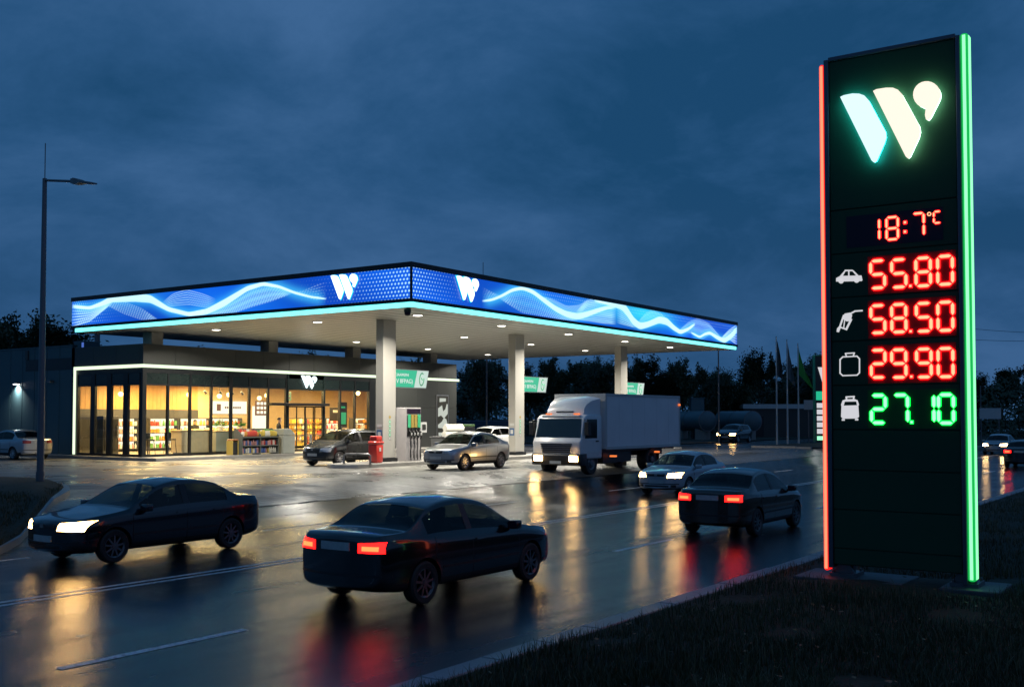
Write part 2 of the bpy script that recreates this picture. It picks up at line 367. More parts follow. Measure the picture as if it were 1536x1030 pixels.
# ------------------------------------------------------------------ ground, road, markings
def gz(v):
    t = min(1, max(0, (v - 19) / 5)); return .6 * t * t * (3 - 2 * t)
def sheet(name, us, vs, zf, mt):
    b = MB(); vv = [(u, v, zf(u, v)) for v in vs for u in us]; k = len(us)
    b.add(vv, [(j * k + i, j * k + i + 1, (j + 1) * k + i + 1, (j + 1) * k + i) for j in range(len(vs) - 1) for i in range(k - 1)])
    return struct(b.build(name, mt, smooth=True))
def lin(a, b, k): return [a + (b - a) * i / (k - 1) for i in range(k)]
sheet('terrain', [-900, -200, 0, 200, 1500], [-900, -100, 50, 300, 1500], lambda u, v: -.35, 'terrain')
sheet('road', lin(-80, 420, 60), lin(6.6, 19.0, 8), lambda u, v: 0, 'asphalt')
sheet('forecourt_lane', lin(-80, 66, 40), lin(19.0, 21.4, 7), lambda u, v: gz(v), 'asphalt')
sheet('forecourt', lin(-80, 47, 40), lin(21.4, 24, 8) + [30, 40, 70, 90], lambda u, v: gz(v), 'pavers')
sheet('forecourt_exit', lin(47, 68.5, 12), lin(21.4, 24, 8) + [30, 40, 70, 90], lambda u, v: gz(v), 'asphalt2')
sheet('forecourt_lane', lin(66, 68.5, 3), lin(19.0, 21.4, 7), lambda u, v: gz(v), 'asphalt')
def vz(u, v): return gz(v) + .10
sheet('verge', lin(68.5, 420, 40), lin(19.6, 27.4, 9), vz, 'soil')
sheet('back_lane', lin(68.5, 420, 20), [27.4, 30, 34.5], lambda u, v: .6, 'asphalt2')
sheet('field', lin(68.5, 420, 10), [34.5, 60, 90, 200], lambda u, v: .66, 'soil')
sheet('field', lin(-300, 68.5, 10), [90, 120, 200], lambda u, v: .6, 'soil')
random.seed(3)
hgt = {}
def gy(u, v):
    e = min(1, max(0, (6.25 - v) / 1.0))
    return .12 + e * (.06 * math.sin(u * .9 + 1.3 * math.sin(v * .7)) * .5 + .03 * math.sin(u * 2.3 + v * 1.9) + .03)
sheet('grass_bank', lin(-20, 60, 161), lin(-14, 6.28, 50), gy, 'soil')
sheet('grass_bank', lin(60, 420, 20), [-14, 0, 6.28], lambda u, v: .14, 'soil')
def kerb_run(name, pts, h, w, lift, mt='kerb', step=1.0):
    b = MB(); P = [Vector((p[0], p[1], 0)) for p in pts]
    for a, c in zip(P, P[1:]):
        d = (c - a); ln = d.length; d.normalize(); q = Vector((-d.y, d.x, 0)) * w; k = max(1, round(ln / step))
        for i in range(k):
            s0 = a + d * (ln * i / k + .006); s1 = a + d * (ln * (i + 1) / k - .006); jt = random.uniform(-.006, .006)
            z0 = lift(s0.x, s0.y)
            vs = [s0, s1, s1 + q, s0 + q]
            b.add([(p.x, p.y, z0 - .1) for p in vs] + [(p.x, p.y, z0 + h + jt) for p in vs], [(3, 2, 1, 0), (4, 5, 6, 7), (0, 1, 5, 4), (1, 2, 6, 5), (2, 3, 7, 6), (3, 0, 4, 7)])
    return struct(b.build(name, mt, bevel=.012, seg=1))
kerb_run('kerb', [(-20, 6.3), (150, 6.3)], .13, .28, lambda u, v: 0)
kerb_run('kerb', [(68.3, 19.2), (68.3, 27.4)], .13, .22, lambda u, v: gz(v))
kerb_run('kerb', [(68.3, 19.2), (200, 19.2)], .13, .25, lambda u, v: 0)
# markings
def marking(u0, u1, v, w=.12, z=.004):
    b = MB(); k = max(1, int((u1 - u0) / 1.5)); us = lin(u0, u1, k + 1)
    for a, c in zip(us, us[1:]):
        jj = random.uniform(-.004, .004)
        b.add([(a, v - w / 2 + jj, z), (c, v - w / 2 + jj, z), (c, v + w / 2 + jj, z), (a, v + w / 2 + jj, z)], [(0, 1, 2, 3)])
    return struct(b.build('road_marking', 'paint_line'))
marking(-40, 200, 14.26, .11); marking(-40, 200, 14.52, .11)
for k in range(10): marking(6.55 + 11.8 * k, 9.05 + 11.8 * k, 10.2, .13)
for k in range(12): marking(9.0 + 8.1 * k, 11.4 + 8.1 * k, 18.72, .11)
# cracks / joint between lane and pavers
b = MB(); uu = -20; vv = 21.3
while uu < 62:
    nu = uu + random.uniform(.4, 1.3); nv = 21.36 + random.uniform(-.05, .05)
    if random.random() < .8:
        w = random.uniform(.015, .05); b.add([(uu, vv - w, gz(vv - w) + .005), (nu, nv - w, gz(nv - w) + .005), (nu, nv + w, gz(nv + w) + .006), (uu, vv + w, gz(vv + w) + .006)], [(0, 1, 2, 3)])
    uu, vv = nu, nv
struct(b.build('joint_crack', 'rubber'))
# island of grass with the street lamp
ipts = [atz(x, y, .45) for x, y in ((105, 751), (103, 745), (92, 739), (75, 735), (45, 732), (0, 731), (-150, 735), (-150, 815), (0, 797), (30, 788), (58, 775), (82, 763), (98, 756))]
def inset(pts, d):
    c = sum(pts, Vector()) / len(pts); return [p + (c - p).normalized() * d for p in pts]
b = MB(); inn = inset(ipts, .22); k = len(ipts)
b.add([(p.x, p.y, gz(p.y) - .1) for p in ipts] + [(p.x, p.y, gz(p.y) + .14) for p in ipts] + [(p.x, p.y, gz(p.y) + .14) for p in inn] + [(p.x, p.y, gz(p.y)) for p in inn],
      [(i + r * k, (i + 1) % k + r * k, (i + 1) % k + (r + 1) * k, i + (r + 1) * k) for r in range(3) for i in range(k)])
struct(b.build('kerb', 'kerb'))
b = MB(); i2 = inset(ipts, .7); c0 = sum(ipts, Vector()) / k
b.add([(p.x, p.y, gz(p.y) + .12) for p in inn] + [(p.x, p.y, gz(p.y) + .22) for p in i2] + [(c0.x, c0.y, gz(c0.y) + .26)],
      [(i, (i + 1) % k, k + (i + 1) % k, k + i) for i in range(k)] + [(k + i, k + (i + 1) % k, 2 * k) for i in range(k)])
struct(b.build('grass_island', 'soil', smooth=True))
# grass blades (uncountable)
def blades(name, pts, hmin, hmax, wid, mk='blade'):
    V = []; Fc = []
    for (x, y, z) in pts:
        h = random.uniform(hmin, hmax) * (.55 + .75 * (.5 + .5 * math.sin(x * 1.9 + 2.2 * math.sin(y * 1.3)) * math.sin(y * 2.1 + 1.7 * math.sin(x * .8)))); a = random.uniform(0, 6.28); l = random.uniform(0, .7) * h; b0 = random.uniform(0, 6.28)
        dx, dy = math.cos(a) * wid, math.sin(a) * wid; lx, ly = math.cos(b0) * l, math.sin(b0) * l; i = len(V)
        V += [(x - dx, y - dy, z - .02), (x + dx, y + dy, z - .02), (x + lx * .4 + dx * .6, y + ly * .4 + dy * .6, z + h * .65), (x + lx * .4 - dx * .6, y + ly * .4 - dy * .6, z + h * .65), (x + lx, y + ly, z + h)]
        Fc += [(i, i + 1, i + 2, i + 3), (i + 3, i + 2, i + 4)]
    me = bpy.data.meshes.new(name); me.from_pydata(V, [], Fc); me.materials.append(M[mk])
    return struct(tag(bpy.data.objects.new(name, me), 'dark wet grass covering the ground', 'grass'), 'stuff')
pts = []
while len(pts) < 42000:
    t = random.random(); dist = 8.5 + 26 * t * t; px = random.uniform(480, 1560); x, y = atd(px, dist)
    if y < 6.2 and math.sin(x * 1.7) * math.sin(y * 2.3 + 1) > -.75:
        if 15.4 < x < 17.2 and 2.9 < y < 5.9: continue
        pts.append((x, y, gy(x, y)))
g = blades('grass', pts, .05, .15, .006); COL.objects.link(g); g['label'] = 'dark wet grass of the bank under the price sign'
g = blades('dry_grass', random.sample(pts, 6500), .07, .24, .005, 'dry'); COL.objects.link(g); g['label'] = 'dry pale grass stalks among the dark grass of the bank'
pts = []
for k in range(5000):
    px = random.uniform(-60, 104); p = atz(px, random.uniform(733, 790), .6)
    from mathutils.geometry import intersect_point_quad_2d
    poly = [q.to_2d() for q in inn]; ins = False; j = len(poly) - 1
    for i in range(len(poly)):
        if (poly[i].y > p.y) != (poly[j].y > p.y) and p.x < (poly[j].x - poly[i].x) * (p.y - poly[i].y) / (poly[j].y - poly[i].y) + poly[i].x: ins = not ins
        j = i
    if ins: pts.append((p.x, p.y, gz(p.y) + .16))
g = blades('grass', pts, .04, .1, .01); COL.objects.link(g); g['label'] = 'dark grass on the kerbed island around the left lamp post'
b = MB()
for k in range(520):
    dist = 8.5 + 14 * random.random() ** 1.5; x, y = atd(random.uniform(620, 1560), dist)
    if y > 6.1: continue
    z = gy(x, y) + .05; s = random.uniform(.015, .038); a = random.uniform(0, 6.28); q = Matrix.Rotation(a, 3, 'Z') @ Matrix.Rotation(random.uniform(-.6, .6), 3, 'X')
    b.add([q @ Vector(c) + Vector((x, y, z)) for c in ((-s, 0, 0), (0, -s * .6, .004), (s * 1.2, 0, .01), (0, s * .6, .004))], [(0, 1, 2, 3)])
struct(tag(b.build('fallen_leaves', 'leaf_litter', fix=False), 'small pale fallen leaves scattered over the dark grass', 'leaves'), 'stuff')

# ------------------------------------------------------------------ price pylon
U0 = 16.2
PB = Vector((U0 + .2, 4.28, .14))
def PP(px, py): q = atu(px, py, U0); return q.y, q.z
VL, VR = 5.215, 3.366
ZT = PP(1345, 74)[1]; ZB = PP(1345, 853)[1]
pyl = thing('price_pylon', 'tall black fuel price pylon with red and green light bars and glowing digits', 'price sign', PB)
b = MB(PB); b.box(U0 + .02, U0 + .4, VR, VL, ZB, ZT); b.build('body', 'pylon', pyl, bevel=.01)
b = MB(PB); b.box(U0 - .03, U0 + .42, VL - .0, VL + .07, ZB - .05, ZT + .03); b.box(U0 - .03, U0 + .42, VR - .06, VR, ZB - .15, ZT + .03); b.box(U0 - .03, U0 + .42, VR, VL, ZT, ZT + .06)
b.build('frame', 'pylon_frame', pyl, bevel=.008)
seams = [74] + [306.4, 374, 441.5, 509, 577, 645, 707, 768, 828, 853]
zs = [PP(1345, y)[1] for y in seams]
for a, c in zip(zs, zs[1:]):
    b = MB(PB); b.box(U0, U0 + .018, VR + .01, VL - .01, c + .012, a - .012); b.build('panel', 'pylon', pyl, bevel=.004)
def bar(v0, v1, zb, zt, core, edge):
    b = MB(PB); b.box(U0 - .01, U0 + .22, v0, v1, zb, zt); o = b.build('light_bar', edge, pyl, bevel=.036, seg=3)
    s = 1 if v0 > 4 else -1; vo = v1 if s > 0 else v0
    b = MB(PB); b.box(U0 + .035, U0 + .17, vo - .008, vo + .008, zb + .03, zt - .03)
    b.box(U0 - .018, U0 - .004, v0 + .03 if s < 0 else v0 + .018, v1 - .03 if s < 0 else v1 - .018, zb + .03, zt - .03)
    b.build('diffuser', core, o, bevel=.004); return o
zbl = PP(1240, 855)[1]; 
bar(VL + .072, VL + .15, zbl, ZT - .02, 'red_bar', 'red_edge')
bar(VR - .165, VR - .062, ZB - .1, ZT + .05, 'grn_bar', 'grn_edge')
fx = lambda d: (lambda a, b_, dd: (U0 - dd, a, b_))
def pface(a, bb, d): return (U0 - d, a, bb)
# seven-segment digits: a digit cell is w x h in the panel plane, v runs right-to-left
SEG = {'0': 'abcdef', '1': 'bc', '2': 'abged', '3': 'abgcd', '4': 'fgbc', '5': 'afgcd', '6': 'afgedc', '7': 'abc', '8': 'abcdefg', '9': 'abcdfg', 'C': 'afed'}
def segpoly(s, w, h, t, sh=0):
    g = .005 * h / .47; x0, x1, y0, y1, ym = t / 2, w - t / 2, t / 2, h - t / 2, h / 2
    ln = {'a': (x0, y1, x1, y1), 'b': (x1, y1, x1, ym), 'c': (x1, ym, x1, y0), 'd': (x0, y0, x1, y0), 'e': (x0, ym, x0, y0), 'f': (x0, y1, x0, ym), 'g': (x0, ym, x1, ym)}[s]
    ax, ay, bx, by = ln; d = Vector((bx - ax, by - ay)).normalized(); q = Vector((-d.y, d.x)); A = Vector((ax, ay)) + d * g; B = Vector((bx, by)) - d * g; hh = (t / 2 - sh); k = t * .5
    A += d * sh * .5; B -= d * sh * .5
    return [A, A + d * k + q * hh, B - d * k + q * hh, B, B - d * k - q * hh, A + d * k - q * hh]
def digit(ch, px, py, h, w, t, seg, rim, parent):
    v, z = PP(px, py); b1 = MB(PB); b2 = MB(PB)
    for s in SEG[ch]:
        b1.prism([(v + w / 2 - p.x, z - h / 2 + p.y) for p in segpoly(s, w, h, t)], pface, -.002, .016)
        b2.prism([(v + w / 2 - p.x, z - h / 2 + p.y) for p in segpoly(s, w, h, t, t * .19)], pface, .0155, .021)
    o = b1.build('digit', rim, parent); b2.build('segment', seg, o)  # wide saturated rim builds the glow around each segment into its shape
def dot(px, py, r, seg, rim, parent):
    v, z = PP(px, py); b1 = MB(PB); b1.box(U0 - .016, U0 + .002, v - r, v + r, z - r, z + r); o = b1.build('decimal_point', rim, parent, bevel=.004)
    b1 = MB(PB); b1.box(U0 - .021, U0 - .0155, v - r * .6, v + r * .6, z - r * .6, z + r * .6); b1.build('segment', seg, o)
zx = lambda x, y: (1220 + x * .3687, 280 + y * .3687)
rows = [('red', '55.80', [(263, 357), (349, 353), (396, 404), (448, 347), (537, 340)]),
        ('red', '58.50', [(264, 539), (349, 535), (397, 588), (450, 531), (538, 527)]),
        ('red', '29.90', [(265, 720), (349, 719), (400, 772), (451, 717), (539, 715)]),
        ('grn', '27.10', [(266, 904), (356, 903), (401, 957), (462, 902), (541, 903)])]
for colr, txt, pos in rows:
    for ch, (x, y) in zip(txt, pos):
        seg, rim = ('red_seg', 'red_rim') if colr == 'red' else ('grn_seg', 'grn_rim')
        if ch == '.': dot(*zx(x, y), .026, seg, rim, pyl)
        else: digit(ch, *zx(x, y),   .475, .272, .070, seg, rim, pyl)
M['win_red'] = mat('red_halo_glass', (.36, .014, .014), .45, spec=.2); M['win_grn'] = mat('green_halo_glass', (.012, .10, .025), .45, spec=.2)  # tinted windows put the halo of the digits into the panel colour
for yy_, mt_ in ((378, 'win_red'), (536, 'win_red'), (720, 'win_red'), (905, 'win_grn')):
    (va, za_), (vb, zb_) = PP(*zx(222, yy_ + (8 if yy_ < 400 else 4 if yy_ < 600 else 2))), PP(*zx(582, yy_ - (9 if yy_ < 400 else 5 if yy_ < 600 else 2)))
    zc_ = PP(*zx(400, {378: 349, 536: 533, 720: 718, 905: 903}[yy_]))[1]
    b = MB(PB); b.box(U0 - .003, U0 + .01, vb, va, zc_ - .285, zc_ + .285); b.build('halo_window', mt_, pyl)
v0, z0 = PP(*zx(135, 183)); v1, z1 = PP(*zx(528, 152))
b = MB(PB); b.box(U0 - .003, U0 + .01, v1, v0, (z0 + z1) / 2 - .24, (z0 + z1) / 2 + .24); b.build('clock_display', 'display', pyl)
for ch, x, y, h, w in (('1', 248, 176, .36, .2), ('8', 322, 170, .375, .21), ('7', 428, 155, .375, .2), ('C', 505, 125, .2, .13)):
    digit(ch, *zx(x, y), h, w, .046 if h > .3 else .035, 'red_seg', 'red_rim', pyl)
for x, y in ((374, 146), (374, 184)): dot(*zx(x, y), .026, 'red_seg', 'red_rim', pyl)
v, z = PP(*zx(472, 112)); b = MB(PB); ring = [(math.cos(t), math.sin(t)) for t in [i * math.pi / 8 for i in range(16)]]
for i in range(16):
    a, c = ring[i], ring[(i + 1) % 16]
    b.prism([(v + a[0] * .03, z + a[1] * .03), (v + c[0] * .03, z + c[1] * .03), (v + c[0] * .017, z + c[1] * .017), (v + a[0] * .017, z + a[1] * .017)], pface, .004, .018)
b.build('degree_mark', 'red_seg', pyl)
# icons
def icon(polys, name):
    b = MB(PB)
    for p in polys: b.prism([PP(*zx(x, y)) for x, y in p], pface, -.001, .006)
    b.build(name, 'icon', pyl)
def circ(cx, cy, r, k=14, ry=None): return [(cx + r * math.cos(2 * math.pi * i / k), cy + (ry or r) * math.sin(2 * math.pi * i / k)) for i in range(k)]
def stroke(pts, w, closed=False):
    out = []
    P = [Vector(p) for p in pts]; n_ = len(P)
    for i in range(n_ if closed else n_ - 1):
        a, c = P[i], P[(i + 1) % n_]; d = (c - a).normalized(); q = Vector((-d.y, d.x)) * w / 2; e_ = d * w * .35
        out.append([tuple(a - e_ + q), tuple(c + e_ + q), tuple(c + e_ - q), tuple(a - e_ - q)])
    return out
icon([[(93, 372), (110, 363), (196, 361), (200, 380), (197, 384), (93, 386)], [(108, 364), (128, 341), (133, 341), (120, 363)], [(128, 344), (128, 338), (160, 338), (160, 344)], [(156, 340), (163, 340), (184, 361), (175, 362)], [(142, 343), (147, 343), (147, 362), (142, 362)], circ(113, 383, 11), circ(176, 380, 11)], 'car_icon')
icon([[(95, 590), (104, 592), (112, 573), (105, 568), (97, 576)]] + stroke([(108, 570), (124, 524)], 7) + stroke([(112, 572), (134, 580)], 6) + stroke([(134, 580), (154, 540)], 8) + stroke([(128, 540), (124, 572)], 4) + [[(118, 536), (128, 516), (150, 512), (158, 522), (152, 546), (136, 548)]] + stroke([(152, 516), (170, 506), (199, 504)], 6), 'nozzle_icon')
can = [(120, 692), (178, 689), (188, 700), (188, 756), (178, 766), (120, 768), (109, 758), (109, 703)]
icon(stroke(can, 5, True) + stroke([(135, 690), (131, 678), (167, 676), (163, 688)], 5), 'canister_icon')
icon([[(115, 890), (183, 888), (186, 935), (178, 942), (120, 943), (113, 935)], [(113, 886), (120, 868), (130, 866), (124, 889), (115, 892)], [(174, 866), (180, 868), (186, 886), (184, 890), (178, 889)], [(120, 872), (130, 864), (170, 863), (178, 870), (176, 873), (122, 874)]] + stroke([(136, 865), (134, 855), (166, 853), (163, 864)], 6) + [[(116, 944), (128, 944), (128, 951), (116, 951)], [(170, 943), (183, 943), (183, 950), (170, 950)]], 'gas_tank_icon')
# big W' emblem: solid face letters standing off the panel, halo lit behind
lx = lambda x, y: (1200 + x * .3688, 20 + y * .3688)
BL1 = [(175, 350), (190, 343), (225, 336), (252, 337), (272, 344), (288, 362), (357, 490), (359, 512), (352, 535), (320, 608), (311, 614), (302, 606)]
BL2 = [(308, 326), (322, 319), (360, 313), (388, 313), (408, 321), (424, 338), (495, 468), (498, 490), (492, 515), (456, 592), (449, 598), (440, 590)]
DOT = [(525 + 55 * math.cos(t), 341 - 54 * math.sin(t)) for t in [math.radians(a) for a in range(-28, 262, 14)]] + [(521, 398), (518, 424), (522, 441), (531, 443), (540, 432)]
for poly, fm, hm in ((BL1, 'w_ice', 'w_halo_c'), (BL2, 'w_peach', 'w_halo_p'), (DOT, 'w_peach', 'w_halo_p')):
    P = [PP(*lx(*p)) for p in poly]
    b = MB(PB); b.prism(P, pface, .10, .15); o = b.build('emblem_letter', fm, pyl, bevel=.006)
    c = (sum(p[0] for p in P) / len(P), sum(p[1] for p in P) / len(P))
    b = MB(PB); b.prism([(c[0] + (p[0] - c[0]) * .98, c[1] + (p[1] - c[1]) * .98) for p in P], pface, .06, .098); b.build('halo_light', hm, o)
# feet and slabs
for vv_ in (VL - .12, VR - .0):
    b = MB(PB); b.box(U0 + .02, U0 + .5, vv_ - .19, vv_ + .19, .20, .25); b.box(U0 + .2, U0 + .32, vv_ - .12, vv_ + .12, .24, ZB + .02)
    b.prism([(vv_ - .17, .245), (vv_ + .17, .245), (vv_ + .08, ZB + .01), (vv_ - .08, ZB + .01)], lambda a, b_, d: (U0 + .26 + d, a, b_), -.16, -.12)
    for du in (.06, .46):
        for dv_ in (-.15, .15): b.lathe([(0, .25), (.02, .25), (.02, .29), (0, .29)], (U0 + du, vv_ + dv_, 0), n=8)
    b.build('foot_bracket', 'galv', pyl)
b = MB(PB); b.box(U0 - .3, U0 + .75, 4.15, 5.75, .05, .20); b.build('concrete_base', 'slab_dark', pyl, bevel=.02)
b = MB(PB); b.box(U0 - .25, U0 + .75, 2.85, 3.65, .05, .20); b.build('concrete_base', 'slab_dark', pyl, bevel=.02)

# ------------------------------------------------------------------ canopy
CU0, CU1, CV0, CV1, CB = 30.53, 61.4, 25.53, 46.9, 6.71
CO = Vector((45.5, 36, .6))
can_o = thing('station_canopy', 'wide flat forecourt canopy with blue wave light display on tall columns', 'canopy', CO)
b = MB(CO); b.box(CU0 + .05, CU1 - .05, CV0 + .05, CV1 - .05, 6.78, 8.34); b.build('roof', 'frame', can_o)
b = MB(CO)
b.box(CU0 + .08, CU1 - .08, CV0 + .08, CV1 - .08, CB + .02, CB + .06); b.build('ceiling_panel', 'ceil', can_o)
b = MB(CO)
for v in lin(CV0 + .08, CV1 - .08, 30)[1:-1]: b.box(CU0 + .1, CU1 - .1, v - .012, v + .012, CB + .012, CB + .0195)
b.build('panel_joint', mat('soffit_joint', (.17, .17, .16), .5), can_o)
b = MB(CO)   # dark frames of the fascia
for z0, z1 in ((8.20, 8.40), (6.90, 7.03)):
    b.box(CU0 - .03, CU0 + .049, CV0 - .03, CV1 + .03, z0, z1); b.box(CU0 + .049, CU1 + .03, CV0 - .03, CV0 + .049, z0, z1)
    b.box(CU1 - .049, CU1 + .03, CV0 + .049, CV1 + .03, z0, z1); b.box(CU0 + .049, CU1 - .049, CV1 - .049, CV1 + .03, z0, z1)
b.box(CU0 - .03, CU0 + .04, CV0 - .03, CV0 + .04, 7.03, 8.20)
b.build('fascia_frame', 'frame', can_o)
b = MB(CO); z0, z1 = CB + .01, 6.895
b.box(CU0 - .01, CU0 + .07, CV0 - .01, CV1 - .3, z0, z1); b.box(CU0 + .07, CU1 - .2, CV0 - .01, CV0 + .07, z0, z1)
b.build('light_strip', 'led_cyan', can_o, bevel=.015)
b = MB(CO); b.box(CU1 - .06, CU1, CV0 + .08, CV1, CB + .01, 6.895); b.box(CU0 + .07, CU1 - .06, CV1 - .06, CV1, CB + .01, 6.895); b.build('edge_trim', 'frame', can_o)
# --- LED wave graphics
def spl(pts, xs):
    p = np.array(sorted(pts)); y = np.interp(xs, p[:, 0], p[:, 1]); k = max(3, int(len(xs) * .03)) | 1
    ker = np.hanning(k + 2)[1:-1]; ker /= ker.sum(); yy = np.pad(y, k // 2, mode='edge')
    return np.convolve(yy, ker, mode='valid')
def fascia(origin, direc, length, conv, s_of, ribbons, dots, tints, res=.026):
    nx, nz = int(length / res), int(1.17 / res)
    S = np.linspace(0, length, nx); Z = np.linspace(7.03, 8.20, nz); SS, ZZ = np.meshgrid(S, Z)
    rgb = np.zeros((nz, nx, 3)); 
    wob = .5 + .5 * np.sin(SS * .55 + ZZ * 1.1)
    rgb[..., 0] = .0025; rgb[..., 1] = .05 + .045 * wob; rgb[..., 2] = .42 + .22 * wob
    def add(I, col, mx=1.0):
        for k in range(3): rgb[..., k] = rgb[..., k] * (1 - np.clip(I, 0, 1) * mx) + np.clip(I, 0, 1) * col[k] * mx
    for (cx, cy, rx, ry, col, st) in tints:
        p = conv(cx, cy); add(st * np.exp(-((SS - s_of(p)) / rx) ** 2 - ((ZZ - p.z) / ry) ** 2), col)
    for (A, B, nl, lw, fill, fcol, bright, dotted) in ribbons:
        pa = [(s_of(conv(*q)), conv(*q).z) for q in A]; pb = [(s_of(conv(*q)), conv(*q).z) for q in B]
        za_, zb_ = spl(pa, S), spl(pb, S); lo = max(min(pa)[0], min(pb)[0]); hi = min(max(pa)[0], max(pb)[0])
        win = np.clip((S - lo) / .5, 0, 1) * np.clip((hi - S) / .5, 0, 1)
        top, bot = np.maximum(za_, zb_), np.minimum(za_, zb_)
        inside = np.clip((ZZ - bot) / .05, 0, 1) * np.clip((top - ZZ) / .05, 0, 1)
        if fill > .7:
            mid = (za_ + zb_) / 2; add(.55 * np.exp(-((ZZ - mid) / .26) ** 2) * win, (.06, .55, .95))
        if fill: add(inside * win * fill * (.72 + .28 * np.cos((ZZ - bot) / np.maximum(top - bot, .02) * 2 * math.pi * 2.5)), fcol)
        for i in range(nl):
            f = i / max(1, nl - 1); zl = za_ * (1 - f) + zb_ * f
            I = np.exp(-((ZZ - zl) / lw) ** 2) * win * bright
            if dotted: I = I * (.55 + .45 * np.sin(SS * 2 * math.pi / .16 + i * 1.6))
            add(I, (.62, 1.0, 1.12))
    rgb += 0
    for (s0, s1, dens, zc, zw, peak) in dots:
        d = .17; gx, gz_ = np.mod(SS / d + .5 * np.mod(np.floor(ZZ / (d * .87)), 2), 1) - .5, np.mod(ZZ / (d * .87), 1) - .5
        prog = np.clip((SS - s0) / (s1 - s0), 0, 1); rad = .10 + .22 * prog ** 1.5
        I = np.clip((rad - np.sqrt(gx ** 2 + gz_ ** 2)) * 9, 0, 1) * np.clip(.15 + prog * 1.1, 0, 1) * (prog > 0) * dens * np.exp(-((ZZ - zc) / zw) ** 2)
        add(I, (.50, .9, 1.1), peak)
    verts = [Vector(origin) + Vector(direc) * s + Vector((0, 0, z)) - CO for z in Z for s in S]
    j, i = np.meshgrid(np.arange(nz - 1), np.arange(nx - 1), indexing='ij'); a = (j * nx + i).ravel()
    me = bpy.data.meshes.new('display_panel'); me.from_pydata(verts, [], np.stack([a, a + 1, a + nx + 1, a + nx], 1).tolist())
    at = me.color_attributes.new('Col', 'FLOAT_COLOR', 'POINT'); at.data.foreach_set('color', np.concatenate([rgb.reshape(-1, 3), np.ones((nx * nz, 1))], 1).astype(np.float32).ravel())
    me.materials.append(M['fascia']); o = bpy.data.objects.new('display_panel', me); COL.objects.link(o); o.parent = can_o; return o
cl = lambda x, y: atu(100 + x * .3385, 390 + y * .3385, CU0)
WH = (.75, 1.0, 1.08); TE = (.03, .42, .75)
up = lambda pts, d: [(x, y - d) for x, y in pts]
mainL = [(22, 205), (100, 212), (150, 195), (200, 172), (300, 165), (370, 172), (450, 218), (540, 240), (620, 228), (700, 188), (800, 125), (870, 105), (940, 118), (1010, 145), (1080, 163), (1150, 172)]
wid = [5, 5, 8, 13, 17, 15, 8, 7, 11, 14, 9, 6, 4, 3, 2, 1]
mt, mb_ = [(x, y - w) for (x, y), w in zip(mainL, wid)], [(x, y + w) for (x, y), w in zip(mainL, wid)]
fascia((CU0 + .02, CV1, 0), (0, -1, 0), CV1 - CV0, cl, lambda p: CV1 - p.y, [
    ([(22, 200), (120, 212), (200, 180)], [(22, 292), (100, 270), (200, 190)], 8, .022, 0, WH, .85, 0),
    ([(160, 180), (250, 185), (330, 215), (400, 262)], [(160, 190), (250, 235), (330, 262), (400, 262)], 7, .02, .12, TE, .45, 1),
    ([(400, 205), (470, 150), (530, 132), (600, 150), (700, 190)], [(420, 212), (480, 200), (540, 195), (600, 205), (660, 215)], 7, .014, .12, TE, .5, 0),
    ([(620, 235), (720, 190), (820, 130), (900, 112), (1000, 142)], [(620, 246), (720, 240), (820, 205), (900, 182), (1000, 146)], 12, .018, .45, (.25, .75, .95), .5, 1),
    ([(980, 138), (1040, 140), (1100, 115), (1150, 98)], [(980, 138), (1040, 158), (1100, 175), (1150, 172)], 6, .014, 0, TE, .4, 1),
    (mt, mb_, 9, .018, .78, (.45, .88, 1.05), .95, 0)],
    [(15.5, 21.5, 1, 7.6, 1.5, .9), (4.5, 1.0, .7, 7.3, .5, .6), (3.2, .2, .6, 8.1, .3, .5)],
    [(700, 200, 3, .5, (.01, .20, .72), .5), (300, 180, 2.5, .5, (.02, .25, .72), .45), (60, 240, 1.5, .5, (.02, .2, .7), .4)])
cr = lambda x, y: atv(600 + x * .3385, 390 + y * .3385, CV0)
mainR = [(365, 182), (410, 176), (450, 160), (500, 132), (545, 124), (590, 140), (640, 178), (690, 215), (740, 240), (790, 250), (830, 240), (880, 222), (920, 210), (960, 208)]
wr = [2, 3, 4, 5, 5, 7, 9, 10, 11, 12, 10, 8, 6, 4]
r2 = [(860, 175), (920, 182), (985, 200), (1010, 230), (1035, 270), (1065, 293), (1100, 285), (1150, 264), (1185, 272), (1215, 300), (1245, 320), (1280, 305), (1310, 282)]
w2 = [8, 14, 18, 18, 16, 13, 11, 13, 14, 10, 7, 5, 4]
r3 = [(1290, 320), (1330, 342), (1350, 328), (1375, 322), (1410, 345), (1440, 357), (1470, 335), (1500, 300)]
w3 = [2, 3, 4, 5, 7, 9, 11, 12]
mk = lambda p, w: ([(x, y - q) for (x, y), q in zip(p, w)], [(x, y + q) for (x, y), q in zip(p, w)])
